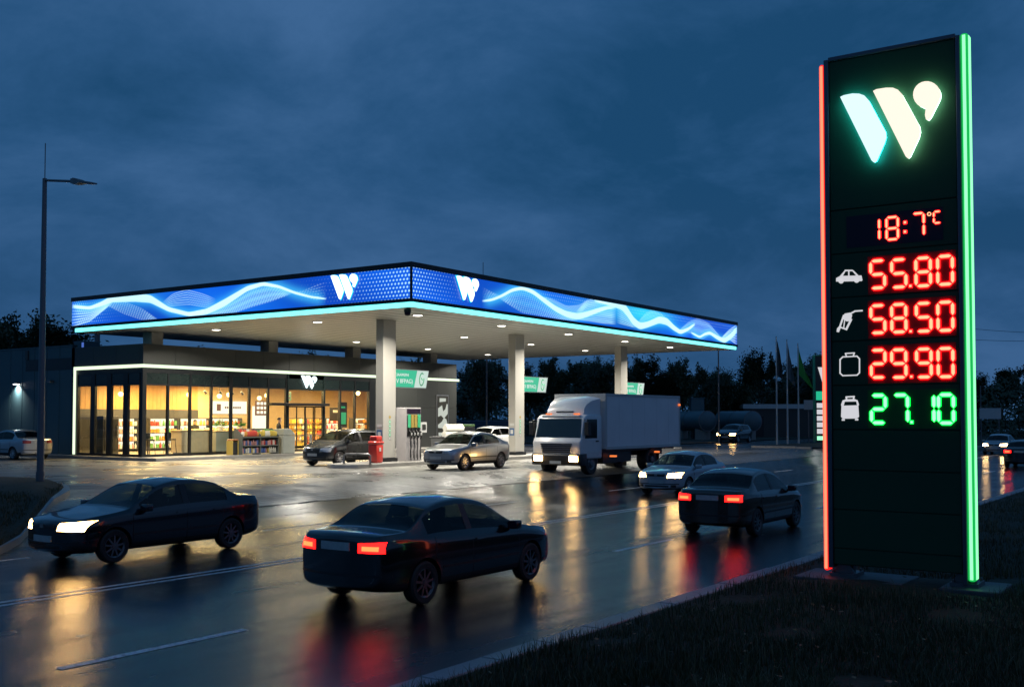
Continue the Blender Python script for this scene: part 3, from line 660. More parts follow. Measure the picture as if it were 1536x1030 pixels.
fascia((CU0, CV0 + .02, 0), (1, 0, 0), CU1 - CU0, cr, lambda p: p.x - CU0, [
    ([(365, 120), (410, 145), (450, 158)], [(365, 180), (410, 172), (450, 160)], 8, .014, 0, WH, .4, 1),
    ([(440, 165), (500, 140), (545, 128), (600, 148), (650, 188), (720, 235), (790, 258)], [(440, 168), (500, 205), (545, 232), (600, 240), (650, 250), (720, 262), (790, 268)], 12, .016, .28, (.05, .5, .8), .5, 1),
    ([(620, 160), (680, 175), (740, 205), (800, 200), (840, 168)], [(620, 165), (680, 212), (740, 238), (800, 235), (860, 175)], 9, .013, .1, TE, .4, 0),
    ([(780, 230), (830, 180), (880, 168), (960, 195)], [(780, 262), (840, 268), (900, 278), (980, 285)], 13, .016, .42, (.25, .7, .9), .6, 0),
    ([(960, 190), (1010, 235), (1050, 285)], [(880, 200), (960, 275), (1050, 300)], 9, .016, .3, (.1, .6, .85), .6, 0),
    ([(1050, 280), (1090, 235), (1120, 220), (1165, 240), (1220, 310)], [(1050, 290), (1090, 280), (1120, 268), (1165, 262), (1220, 318)], 8, .014, .5, (.12, .65, .9), .45, 1),
    ([(1230, 318), (1280, 275), (1320, 258), (1370, 280), (1430, 350)], [(1230, 325), (1280, 318), (1340, 350), (1380, 325), (1430, 358)], 10, .018, .4, (.2, .5, .95), .5, 1),
    ([(1420, 350), (1460, 310), (1497, 285)], [(1420, 362), (1460, 350), (1497, 375)], 8, .02, .2, WH, .8, 0),
    (*mk(mainR, wr), 6, .02, .75, (.45, .88, 1.05), .95, 0), (*mk(r2, w2), 8, .02, .78, (.5, .9, 1.05), .95, 0), (*mk(r3, w3), 6, .02, .75, (.5, .9, 1.05), .95, 0)],
    [(4.2, -.4, 1, 7.6, 1.5, .9), (7.5, 9.5, .4, 8.05, .2, .4)],
    [(1080, 240, 3.0, .5, (.03, .62, .78), .9), (900, 220, 3.0, .5, (.03, .35, .8), .6), (600, 190, 3, .5, (.01, .22, .75), .5), (1340, 310, 3, .5, (.02, .12, .8), .5)])
# --- small W' emblems on fascia
def emblem(conv, box, fn, parent, off, deep=.06, apos=True, rim=True, slope=0):
    x0, y0, x1, y1 = box
    nm = lambda p: (x0 + (p[0] - 175) / (580 - 175) * (x1 - x0), y0 + (p[1] + .18 * (p[0] - 175) - 349) / (647 - 349) * (y1 - y0) + slope * (p[0] - 175) / 405 * (x1 - x0))
    for poly in ((BL1, BL2, DOT) if apos else (BL1, BL2)):
        P = [fn(conv(*nm(p))) for p in poly]; c = (sum(p[0] for p in P) / len(P), sum(p[1] for p in P) / len(P))
        o = None
        if rim:
            b = MB(off[0]); b.prism([(p[0] + (p[0] - c[0]) * .10, p[1] + (p[1] - c[1]) * .06) for p in P], off[1], .0, .03); o = b.build('emblem_letter', 'logo_cyan', parent)
        b = MB(off[0]); b.prism(P, off[1], .031, .031 + deep); b.build('letter_face' if rim else 'emblem_letter', 'logo_white', o or parent)
px_id = lambda x, y: (x, y)
emblem(lambda x, y: atu(x, y, CU0), (498, 414, 537, 451), lambda q: (q.y, q.z), can_o, (CO, lambda a, b_, d: (CU0 + .01 - d, a, b_)), slope=-.09)
emblem(lambda x, y: atv(x, y, CV0), (684, 414, 716, 449), lambda q: (q.x, q.z), can_o, (CO, lambda a, b_, d: (a, CV0 + .01 - d, b_)), slope=.16)
# --- downlights
DL = [(33.3, 27.5), (39.2, 27.5), (45.1, 27.6), (51.1, 27.7), (56.8, 27.8), (33.2, 33), (43.7, 33), (50.2, 33.2), (56.7, 33.5), (33.4, 39.8), (43.1, 39.9), (50, 40.5), (56.7, 40.9)]
for u, v in DL:
    b = MB(CO); b.lathe([(0, CB + .012), (.2, CB + .012), (.22, CB - .012), (.24, CB - .012), (.25, CB + .02)], (u, v, 0), n=20); o = b.build('downlight', 'steel', can_o, smooth=True)
    b = MB(CO); b.lathe([(0, CB - .02), (.15, CB - .016), (.2, CB - .002), (.2, CB + .01)], (u, v, 0), n=20); b.build('lens', 'downlight', o, smooth=True)
    l = area('canopy_lamp', Vector((u, v, CB - .06)) - CO, .36, 540, (1, .935, .81), parent=can_o); l.data.spread = R(150)
# --- columns
colu = [34.25, atv(775, 600, 30).x, atv(932, 600, 30).x]
for cu in colu:
    b = MB(CO); b.box(cu - .42, cu + .28, 29.79, 30.21, .9, CB + .03); o = b.build('column', 'col', can_o, bevel=.025)
    b = MB(CO); b.box(cu + .3, cu + .43, 29.83, 30.17, .9, CB + .03); b.build('rear_fin', 'col', o, bevel=.012)
    b = MB(CO); b.box(cu - .46, cu + .47, 29.74, 30.26, .6, .9); b.build('plinth', 'frame', o, bevel=.01)
    b = MB(CO); 
    for k, zz in enumerate((2.62, 2.42, 2.24, 2.06, 1.88, 1.72)):
        rr = .075 if k else .085; m_ = 1 if k == 0 else (0 if k < 5 else 2)
        b.prism([(cu + rr * .9 * math.cos(t), zz + rr * math.sin(t)) for t in [2 * math.pi * i / (4 if k == 0 else 12) for i in range(4 if k == 0 else 12)]], lambda a, b_, d: (a, 29.788 - d, b_), 0, .004, m_)
        if k: b.prism([(cu + rr * .45 * math.cos(t), zz + rr * .45 * math.sin(t)) for t in [2 * math.pi * i / 10 for i in range(10)]], lambda a, b_, d: (a, 29.783 - d, b_), 0, .003, 3)
    b.build('sticker_row', ['greenp', 'yellow', 'steel', 'white_paint'], o)
    b = MB(CO); b.box(cu - .426, cu - .4205, 29.86, 30.14, 2.2, 2.32); b.box(cu - .426, cu - .4205, 29.86, 30.14, 1.72, 2.08, 1); b.box(cu - .429, cu - .4262, 29.92, 30.08, 1.8, 2.0, 0)
    b.build('notice_plate', ['dirt', mat('blue_plate', (.03, .10, .25), .4)], o)
for u, v in ((32.9, 43.8), (40.4, 43.8), (47.0, 43.8), (54.3, 43.8)):
    b = MB(CO); b.box(u - .33, u + .33, v - .33, v + .33, 5.9, CB + .03); b.build('roof_post', 'col', can_o)
b = MB(CO); b.tube([(37.5, 27.3, 8.34), (37.5, 27.3, 9.35)], .015, 6); b.build('lightning_rod', 'galv', can_o)
# dome camera under the corner
cc = atz(615, 461, 6.6); cc = Vector((31.0, 26.1, 0))
dome = thing('dome_camera', 'small black dome camera under the near corner of the canopy', 'security camera', (cc.x, cc.y, 6.45))
b = MB(); b.lathe([(0, .26), (.13, .26), (.14, .16), (.12, .12)], n=18); b.build('housing', 'black', dome, smooth=True)
b = MB(); b.lathe([(.12, .12), (.115, .05), (.08, 0), (0, -.02)], n=18); b.build('dome', M['display'], dome, smooth=True)

# ------------------------------------------------------------------ shop building
SU, SV, S1, SL = 31.58, 42.77, 55.8, 48.45
SO = Vector((43.5, 46, .6)); SB = 52.6
shop = thing('shop_building', 'low dark clad station shop with glazed front and pale light strip', 'shop', SO)
b = MB(SO)   # parapet panels above the strip
for a, c in zip(lin(SU, S1, 14), lin(SU, S1, 14)[1:]): b.box(a + .006, c - .006, SV, SV + .25, 5.12, 6.08)
for a, c in zip(lin(SV + .25, SL, 4), lin(SV + .25, SL, 4)[1:]): b.box(SU, SU + .25, a + .006, c - .006, 5.12, 6.08)
b.build('parapet', 'clad', shop, bevel=.006, seg=1)
b = MB(SO); b.box(SU + .05, S1 - .05, SV + .05, SB, 5.0, 5.6); b.build('roof', 'frame', shop)
b = MB(SO); b.box(SU - .05, S1 + .22, SV - .06, SV - .002, 4.96, 5.115); b.box(SU - .06, SU - .002, SV - .002, 48.2, 4.96, 5.115); b.box(SU - .06, SU - .002, 48.05, 48.2, .78, 4.96)
b.build('light_strip', 'led_warm', shop, bevel=.01)
b = MB(SO); b.box(SU + .02, S1, SV + .02, SV + .2, 4.72, 4.955); b.box(SU + .02, SU + .2, SV + .2, SL, 4.72, 4.955); b.build('lintel', 'frame', shop)
b = MB(SO)   # blind wall panels right of the glazing
us = lin(47.85, S1, 5)
for a, c in zip(us, us[1:]):
    for z0, z1 in ((.76, 3.2), (3.21, 4.95)): b.box(a + .006, c - .006, SV, SV + .2, z0, z1)
b.box(S1 - .2, S1 - .001, SV + .2, SB, .76, 6.0); b.box(SU + .3, S1 - .2, SB - .2, SB, .76, 5.0); b.box(S1 - .2, S1, SV + .25, SB, 5.6, 6.08); b.box(SU, S1, SB - .25, SB, 5.6, 6.08)
b.build('wall', 'clad', shop)
b = MB(SO); b.box(SU + .26, S1 - .21, SV + .21, SB - .21, .755, .775); b.build('floor', 'floor', shop)
b = MB(SO); b.box(SU + .26, S1 - .21, SV + .21, SB - .21, 4.45, 4.5); b.build('inner_ceiling', 'cream', shop)
# inner walls: wood band over grey band over cream
b = MB(SO); VW = 50.4
b.box(SU + .3, 41.0, VW, VW + .1, 3.05, 4.44)
for u in lin(SU + .5, 40.8, 34): b.box(u, u + .03, VW - .012, VW - .001, 3.05, 4.43)
b.box(SU + .3, SU + .32, SL - .3, SL - .29, 3, 3.01)
b.build('wood_wall', 'wood', shop)
b = MB(SO); b.box(SU + .3, 41.0, VW, VW + .1, .78, 2.5, 0); b.box(SU + .3, 41.0, VW - .05, VW + .1, 2.5, 3.045, 1); b.box(41.0, S1 - .3, VW, VW + .1, .78, 4.44, 0); b.box(S1 - .5, S1 - .4, SV + .3, VW, .78, 4.44, 0); b.box(47.9, S1 - .5, SV + .22, SV + .3, .78, 4.44, 0)
b.box(SU + .3, SU + .4, SL, VW, .78, 4.44, 0)
b.build('inner_wall', ['cream', 'shelf'], shop)
# glazed bays
def bay(u0, u1, side, z0=.8, z1=4.13, ztop=4.72, door=False):
    if side == 'f': bx = lambda m, a, c, d0, d1, za, zb: m.box(a, c, SV + d0, SV + d1, za, zb)
    else: bx = lambda m, a, c, d0, d1, za, zb: m.box(SU + d0, SU + d1, a, c, za, zb)
    t = .05
    if ztop > z1:
        m = MB(SO); bx(m, u0 + .01, u1 - .01, .03, .12, z1 + .08, ztop - .005); m.build('transom_panel', 'clad_dark', shop)
    m = MB(SO)
    bx(m, u0, u0 + t, 0, .14, z0, ztop - .001); bx(m, u1 - t, u1 - .002, 0, .14, z0, ztop - .001); bx(m, u0 + t, u1 - t, .0, .14, z1, z1 + .078)
    bx(m, u0 + t, u1 - t, 0, .14, z0 - .02, z0 + .06)
    w = m.build('window', 'frame', shop)
    m = MB(SO); bx(m, u0 + t, u1 - t, .06, .075, z0 + .06, z1); m.build('pane', 'shopglass', w)
fb = [31.75, 33.05, 34.36, 35.67, 36.95, 38.15, 39.44, 40.73]
for a, c in zip(fb, fb[1:]): bay(a, c, 'f')
fb2 = [43.62, 44.91, 46.13, 47.39]
for a, c in zip(fb2, fb2[1:]): bay(a, c, 'f')
for q_ in ((SU - .0, SU + .17, SV - .0, SV + .17, .76, 4.95), (47.395, 47.845, SV, SV + .25, .76, 4.95), (36.75, 36.94, SV - .04, SV - .003, .76, 4.95), (SU, SU + .2, 48.2, SL, .76, 6.08)): b = MB(SO); b.box(*q_); b.build('corner_post', 'frame', shop)
lb = [(43.0, 43.95), (44.2, 45.25), (45.5, 46.55), (46.8, 47.95)]
for a, c in lb: bay(a, c, 's')
b = MB(SO)
for a, c in ((43.95, 44.2), (45.25, 45.5), (46.55, 46.8), (47.95, 48.05)): b.box(SU + .0, SU + .12, a + .002, c - .002, .78, 4.72)
b.build('pier', 'frame', shop)
b = MB(SO); b.box(SU + .02, S1, SV + .02, SV + .14, .70, .775); b.box(SU + .02, SU + .14, SV + .14, SL, .70, .775); b.build('sill', 'frame', shop)
# entrance
DU0, DU1 = 40.76, 43.6
b = MB(SO); b.box(DU0, DU0 + .1, SV - .03, SV + .16, .77, 4.95); b.box(DU1 - .08, DU1 + .01, SV - .03, SV + .16, .77, 4.95); b.box(DU0 + .1, DU1 - .08, SV - .02, SV + .15, 4.1, 4.2); b.box(DU0 + .1, DU1 - .08, SV + .02, SV + .12, 4.2, 4.95)
de = b.build('entrance_surround', 'clad_dark', shop)
b = MB(SO); b.box(39.3, DU1, SV - .42, SV - .05, 3.24, 3.38); b.build('door_hood', 'frame', shop, bevel=.01)
b = MB(SO); b.box(DU0 + .1, DU1 - .08, SV + .05, SV + .065, 3.3, 4.1); b.build('fanlight', 'shopglass', shop)
for k in range(4):
    a = DU0 + .1 + k * .665; c = a + .66; dd = .0 if k in (0, 3) else .06
    m = MB(SO); m.box(a, a + .05, SV + dd, SV + dd + .05, .79, 3.23); m.box(c - .05, c, SV + dd, SV + dd + .05, .79, 3.23); m.box(a + .05, c - .05, SV + dd, SV + dd + .05, 3.16, 3.23); m.box(a + .05, c - .05, SV + dd, SV + dd + .05, .79, .88)
    o = m.build('sliding_door', 'frame', shop)
    m = MB(SO); m.box(a + .05, c - .05, SV + dd + .02, SV + dd + .03, .88, 3.16); m.build('pane', 'shopglass', o)
emblem(lambda x, y: atv(x, y, SV), (451, 563, 474, 582), lambda q: (q.x, q.z), shop, (SO, lambda a, b_, d: (a, SV - .0 - d, b_)), deep=.05, apos=True, rim=False, slope=.06)
qa = [atv(x, y, SV) for x, y in ((453, 564), (474, 564))]
# third stroke of the shop emblem
# ceiling lamps in the shop
for u, v, w, l in ((33.4, 44.6, 2.2, .16), (36.8, 44.6, 2.4, .16), (40.0, 45.2, 2.0, .16), (34.8, 47.6, 2.4, .16), (38.6, 47.6, 2.4, .16), (42.4, 45.6, 1.6, .16), (45.5, 45.4, 2.2, .16), (48.5, 46.5, 2.2, .16)):
    b = MB(SO); b.box(u - w / 2, u + w / 2, v - l / 2, v + l / 2, 4.38, 4.445); b.build('ceiling_light', 'lamp_white', shop)
for u, v, p in ((33.6, 45.4, 42), (37.2, 45.4, 52), (40.6, 46, 52), (43.8, 45.4, 48), (47.0, 45.4, 48), (50.5, 46, 46), (36, 48.6, 42), (40.5, 48.8, 40)):
    area('shop_lamp', Vector((u, v, 4.33)) - SO, 2.0, p * 9.5, (1, .68, .29), sy=1.2, parent=shop)
# wall poster of the blind wall
pz = atv(663, 625, SV)
b = MB(); b.box(-.62, .62, -.05, -.002, -1.42, 1.42); pos = b.build('wall_poster', 'steel'); pos.location = (pz.x, SV - .005, pz.z + .0)
tag(pos, 'tall lit poster with white shapes in a metal frame on the dark shop wall', 'poster')
b = MB(); b.box(-.54, .54, -.07, -.052, -1.34, 1.34); b.build('print', 'poster_dark', pos)
b = MB(); 
for c in ([(-.35, 1.2), (.3, 1.2), (.3, 1.0), (-.35, .95)], [(-.5, .55), (-.1, .75), (.02, .35), (.25, .5), (.4, .85), (.5, .8), (.5, .2), (.1, -.1), (-.2, .1), (-.5, .0)], [(-.5, -.5), (-.1, -.3), (.1, -.05), (.35, -.15), (.5, -.5), (.3, -.75), (-.5, -.7)], [(.1, -.95), (.42, -.95), (.42, -1.25), (.1, -1.25)], [(-.45, -1.0), (-.1, -1.0), (-.1, -1.2), (-.45, -1.2)]):
    b.prism(c, lambda a, b_, d: (a, -.071 - d, b_), 0, .004)
b.build('poster_art', 'poster', pos)
# pavement slab in front
b = MB(); b.add([(SU - .55, 41.0, .4), (S1 + .6, 41.0, .4), (S1 + .6, SV + 12, .4), (SU - .55, SV + 12, .4), (SU - .55, 41.0, .745), (S1 + .6, 41.0, .745), (S1 + .6, SV + 12, .745), (SU - .55, SV + 12, .745)], [(3, 2, 1, 0), (4, 5, 6, 7), (0, 1, 5, 4), (1, 2, 6, 5), (2, 3, 7, 6), (3, 0, 4, 7)])
struct(b.build('pavement', 'slab', bevel=.02))
# annex
AO = Vector((34, 56, .6))
ann = thing('annex_building', 'plain windowless blue grey panelled building joined to the left of the shop', 'building', AO)
b = MB(AO)
for a in lin(SL + .02, 74, 24)[:-1]: b.box(SU + .06, SU + .3, a, a + 1.08, .7, 6.16)
b.build('wall', 'annex', ann, bevel=.012, seg=1)
b = MB(AO); b.box(SU + .08, 48, SB + .02, 74, .7, 6.1); b.box(SU + .04, SU + .34, SL + .02, 74.1, 6.165, 6.24); b.build('roof', 'annex', ann)
for (px, py, lit) in ((27, 575, 1), (78, 572, 0), (-55, 578, 1)):
    q = atu(px, py, SU + .05); 
    wl = thing('wall_lamp', {27: 'lit white wall lamp on the blue grey annex above the parked silver car', 78: 'unlit wall lamp on the annex just left of the shop light strip', -55: 'lit wall lamp farthest left along the annex wall'}[px], 'wall lamp', (SU + .055, q.y, q.z), 0, 'wall lamps on the annex')
    b = MB(); b.box(-.22, 0, -.16, .16, -.03, .06); b.build('housing', 'galv', wl, bevel=.012)
    b = MB(); b.box(-.20, -.02, -.13, .13, -.05, -.031); b.build('lens', 'walllamp' if lit else 'dirt', wl)
    if lit: 
        l = area('wall_lamp_light', (-.14, 0, -.09), .16, 45, (1, .97, .92), (0, R(-14), 0), parent=wl); l.data.spread = R(120)
ro = thing('roof_unit', 'small roof ventilation box with pale blue lit ends behind the annex parapet', 'ventilation unit', (36.2, 54.1, 6.1))
b = MB(); b.box(-.5, .5, -.5, .5, 0, .8); b.build('casing', 'annex', ro, bevel=.02)
b = MB(); b.box(-.535, -.505, -.46, -.30, .05, .7); b.box(-.535, -.505, .3, .42, .05, .4); b.build('lit_grille', emi('blue_lit', (.12, .25, .9), .6), ro)
ch = thing('chimney', 'thin dark flue pipe rising behind the annex roof', 'chimney', (37.6, 55.2, 6.1))
b = MB(); b.tube([(0, 0, 0), (0, 0, 2.5)], .16, 12); b.build('pipe', 'galv', ch, smooth=True)
b = MB(); b.lathe([(.16, 2.5), (.24, 2.56), (.24, 2.72), (0, 2.85)], n=12); b.build('cowl', 'galv', ch, smooth=True)

# ------------------------------------------------------------------ goods, racks, bins
pack_me = {}
def pack_mesh(kind, mi):
    k = (kind, mi)
    if k not in pack_me:
        b = MB()
        if kind == 'box': b.box(-.075, .075, -.05, .05, 0, .24); o = b.build('goods_pack', goods_mats[mi], bevel=.006, seg=1)
        elif kind == 'bag':
            b.add([(-.09, -.05, 0), (.09, -.05, 0), (.09, .05, 0), (-.09, .05, 0), (-.1, -.06, .12), (.1, -.06, .12), (.1, .06, .12), (-.1, .06, .12), (-.085, -.01, .25), (.085, -.01, .25), (.085, .01, .25), (-.085, .01, .25)],
                  [(3, 2, 1, 0), (0, 1, 5, 4), (1, 2, 6, 5), (2, 3, 7, 6), (3, 0, 4, 7), (4, 5, 9, 8), (5, 6, 10, 9), (6, 7, 11, 10), (7, 4, 8, 11), (8, 9, 10, 11)]); o = b.build('goods_bag', goods_mats[mi], smooth=True)
        else:
            b.lathe([(0, 0), (.055, 0), (.06, .02), (.06, .17), (.025, .23), (.025, .28), (0, .28)], n=10); o = b.build('bottle', goods_mats[mi], smooth=True)
        pack_me[k] = o.data; bpy.data.objects.remove(o)
    return pack_me[k]
def goods(kinds, cols, x0, x1, y, z, n_, label, group, base, rot=0, tilt=0):
    for i in range(n_):
        kd = random.choice(kinds); mi = random.choice(cols)
        o = bpy.data.objects.new({'box': 'goods_pack', 'bag': 'goods_bag', 'bottle': 'bottle'}[kd], pack_mesh(kd, mi)); COL.objects.link(o)
        lp = Vector((x0 + (x1 - x0) * (i + .5) / n_, y + random.uniform(-.015, .015), z))
        o.location = Vector(base) + Matrix.Rotation(rot, 3, 'Z') @ lp; o.rotation_euler = (tilt, 0, rot + random.uniform(-.06, .06)); s = random.uniform(.85, 1.12); o.scale = (s * (x1 - x0) / n_ / .17, 1, s)
        tag(o, label, {'box': 'pack', 'bag': 'bag', 'bottle': 'bottle'}[kd], group)
# outdoor double display rack
RK = (36.2, 41.45, .745)
rk = thing('display_rack', 'two bay grey display rack of bright packs standing outside the shop window', 'display rack', RK)
b = MB()
for x in (0, 1.2, 2.4): b.prism([(-.35, 0), (.25, 0), (.25, 1.3), (.15, 1.32), (-.35, .98)], lambda a, b_, d: (x + d, a, b_), -.02, .02)
b.build('side_panel', 'rackm', rk)
for bx0, bx1 in ((.022, 1.178), (1.222, 2.378)):
    for z in (.05, .42): b = MB(); b.box(bx0, bx1, -.34, .24, z, z + .03); b.build('shelf', 'rackm', rk)
    b = MB(); b.add([(bx0, -.34, .84), (bx1, -.34, .84), (bx1, .24, 1.06), (bx0, .24, 1.06), (bx0, -.34, .87), (bx1, -.34, .87), (bx1, .24, 1.09), (bx0, .24, 1.09)], [(3, 2, 1, 0), (4, 5, 6, 7), (0, 1, 5, 4), (1, 2, 6, 5), (2, 3, 7, 6), (3, 0, 4, 7)]); b.build('shelf', 'rackm', rk)
    b = MB(); b.box(bx0, bx1, -.36, -.345, .84, .91); b.box(bx0, bx1, -.36, -.345, .42, .47); b.build('lip', 'rackm', rk)
b = MB(); b.box(0.02, 1.178, .24, .255, .05, 1.3); b.box(1.222, 2.38, .24, .255, .05, 1.3); b.build('back_panel', 'rackm', rk)
gg = 'packs on the outdoor display rack'
for side, x0, x1, cols in (('left', .05, 1.15, [0, 0, 1, 2]), ('right', 1.25, 2.35, [3, 3, 2, 5])):
    for r_, (y_, z_) in enumerate(((-.2, .91), (.02, .99))): goods(['bag'], cols, x0, x1, y_, z_ + .01, 7, f'bright snack bag on the sloping top shelf of the {side} rack bay', gg, RK, tilt=.2)
    goods(['bottle', 'box'], [2, 7, 4, 0], x0, x1, -.2, .452, 9, f'bottle or pack on the middle shelf of the {side} rack bay', gg, RK)
    goods(['bottle', 'box'], [2, 3, 4, 7], x0, x1, -.2, .082, 9, f'bottle or pack on the bottom shelf of the {side} rack bay', gg, RK)
# yellow framed bin and grey bin
q = atv(349, 670, 41.5)
yb = thing('litter_bin', 'dark litter bin with yellow side panels beside the outdoor rack', 'bin', (q.x, 41.5, .745))
yb.scale = (.72, .8, .78)
b = MB(); b.box(-.2, .2, -.25, .25, .04, .82); b.build('body', 'black', yb, bevel=.02)
b = MB(); b.box(-.29, -.21, -.27, .27, .0, .9); b.box(.21, .29, -.27, .27, .0, .9); b.build('side_panel', 'yellow', yb, bevel=.015)
b = MB(); b.box(-.28, .28, -.26, .26, .91, 1.0); b.build('lid', mat('orange_lid', (.3, .11, .04), .4), yb, bevel=.03)
q = atv(427, 665, 41.35)
gb = thing('grey_bin', 'tall pale grey bin with sloping lid between the rack and the sliding door', 'bin', (q.x, 41.35, .745))
b = MB(); b.box(-.4, .4, -.35, .35, .0, .92); b.build('body', 'grey_bin', gb, bevel=.03)
b = MB(); b.prism([(-.4, .93), (.4, .93), (.4, 1.0), (.05, 1.28), (-.4, 1.28)], lambda a, b_, d: (a, d, b_), -.36, .36); b.build('lid', 'grey_bin', gb, bevel=.025)
b = MB(); b.add([(.12, -.25, 1.235), (.33, -.25, 1.065), (.33, .25, 1.065), (.12, .25, 1.235)], [(0, 1, 2, 3)]); b.build('slot', 'black', gb)
q = atz(466, 672, .745); bo = thing('bollard', 'short steel bollard standing by the sliding shop door', 'bollard', (atv(466, 660, 42.0).x, 42.0, .745))
b = MB(); b.tube([(0, 0, 0), (0, 0, .95)], .07, 14); b.build('post', 'steel', bo, smooth=True); b = MB(); b.lathe([(.09, .0), (.1, .03), (.1, .06), (.07, .07)], n=14); b.build('base_ring', 'steel', bo)
# indoor shelving
def shelf_unit(u, v, w, nsh, label, glabel, cols, kinds=('box', 'bottle'), h=1.8, lit=None, per=8):
    o = thing('shelf_unit', label, 'shelf', (u, v, .775), 0, 'shelves inside the shop')
    b = MB(); b.box(0, w, .38, .42, 0, h); b.box(-.03, 0, 0, .42, 0, h); b.box(w, w + .03, 0, .42, 0, h); b.build('cabinet', 'shelf', o)
    for k in range(nsh):
        z = .12 + k * (h - .15) / nsh; b = MB(); b.box(.002, w - .002, .0, .375, z, z + .03); b.build('shelf', 'shelf', o)
        goods(kinds, cols, .04, w - .04, .1, z + .032, per, glabel, 'goods on the shop shelves', (u, v, .775))
    if lit: b = MB(); b.box(.05, w - .05, .33, .372, .15, h - .05); b.build('lit_back', lit, o)
    return o
def shelf_px(p0, p1, v, nsh, *a, **k):
    u0, u1 = atv(p0, 620, v).x, atv(p1, 620, v).x; return shelf_unit(u0, v, u1 - u0, nsh, *a, **k)
shelf_px(176, 208, 49.7, 4, 'white lit shelf of pale packs seen through the side windows of the shop', 'pale pack on the shelf seen through the side windows', [2, 2, 7, 1], lit='lit_panel', per=8)
shelf_px(226, 268, 49.7, 4, 'lit shelf of drinks at the back of the shop nearest the glazed corner', 'small drink on the back shelf nearest the glazed corner', [2, 1, 5, 0], lit='lit_panel', per=9)
shelf_px(271, 316, 49.7, 4, 'long lit back shelf of jars below the grey band left of the lit sign', 'jar or pack on the back shelf left of the lit sign', [1, 3, 2, 6], lit='lit_panel', per=9)
shelf_px(319, 363, 49.9, 4, 'back shelf of mixed packs behind the plants on the grey counter', 'mixed pack on the back shelf behind the plants', [1, 0, 3, 6], lit='lit_panel', per=9)
shelf_px(434, 459, 46.6, 5, 'orange lit shelf of packs seen through the sliding door, left', 'orange pack on the left shelf seen through the door', [1, 3, 1, 2], lit='lit_orange', per=6)
shelf_px(461, 486, 46.6, 5, 'orange lit shelf of packs seen through the sliding door, right', 'orange pack on the right shelf seen through the door', [1, 3, 0, 1], lit='lit_orange', per=6)
shelf_px(490, 513, 47.2, 5, 'shelf of pale goods inside the window right of the door', 'pale goods on the shelf inside the window right of the door', [2, 7, 2, 0], lit='lit_panel', per=6)
shelf_px(531, 553, 46.4, 5, 'narrow shelf at the right end of the shop glazing', 'small pack on the narrow shelf at the right end of the shop', [2, 6, 1, 3], lit='lit_panel', per=6)
def counter(u0, u1, v0, v1, h, m_, label):
    o = thing('counter', label, 'counter', ((u0 + u1) / 2, (v0 + v1) / 2, .775)); w, d = (u1 - u0) / 2, (v1 - v0) / 2
    b = MB(); b.box(-w, w, -d, d, .08, h); b.build('body', m_, o, bevel=.01); b = MB(); b.box(-w - .04, w + .04, -d - .04, d + .04, h + .002, h + .05); b.build('worktop', 'cream', o, bevel=.01)
    b = MB(); b.box(-w + .05, w - .05, -d + .05, d - .05, 0, .079); b.build('plinth', 'black', o); return o
counter(34.5, 36.4, 43.6, 44.4, 1.15, 'beige', 'beige shop counter just inside the left front windows')
counter(36.9, 39.2, 43.9, 44.7, 1.1, 'grey_bin', 'pale grey counter inside the window behind the display rack')
counter(38.0, 40.2, 47.0, 47.8, 1.15, 'cream', 'cream service counter in front of the lit panel')
def bar_table(u, v):
    o = thing('bar_table', 'small dark high table behind the left corner window of the shop', 'table', (u, v, .775))
    b = MB(); b.lathe([(0, 1.05), (.35, 1.05), (.35, 1.09), (0, 1.09)], n=18); b.build('top', 'black', o); b = MB(); b.tube([(0, 0, .03), (0, 0, 1.05)], .035, 10); b.build('leg', 'black', o); b = MB(); b.lathe([(0, 0), (.25, 0), (.25, .02), (.04, .04)], n=16); b.build('base', 'black', o)
bar_table(32.9, 44.1)
def stool(u, v, label):
    o = thing('bar_stool', label, 'stool', (u, v, .775), 0, 'bar stools in the shop window')
    b = MB(); b.box(-.2, .2, -.2, .2, .72, .78); b.build('seat', 'black', o, bevel=.02); b = MB(); b.box(-.2, .2, .17, .21, .78, 1.1); b.build('backrest', 'black', o, bevel=.015)
    for sx_ in (-1, 1):
        for sy_ in (-1, 1): b = MB(); b.tube([(sx_ * .22, sy_ * .22, 0), (sx_ * .16, sy_ * .16, .72)], .018, 6); b.build('leg', 'black', o)
stool(32.5, 43.5, 'black bar stool closest to the shop corner'); stool(33.9, 43.7, 'black bar stool between the high table and the beige counter')
def fridge(u, v, w, h, label):
    o = thing('fridge', label, 'fridge', (u, v, .775)); b = MB(); b.box(0, w, 0, .7, 0, h); b.build('cabinet', 'shelf', o, bevel=.02); b = MB(); b.box(.06, w - .06, -.03, -.003, .2, h - .15); b.build('door', 'black', o, bevel=.01); b = MB(); b.box(w - .16, w - .13, -.07, -.031, .8, 1.4); b.build('handle', 'steel', o)
fridge(32.0, 49.0, 1.2, 2.0, 'tall dark closed cabinet at the far left inside the shop')
fridge(32.0, 46.4, .9, 1.9, 'dark upright cabinet behind the side windows of the shop')
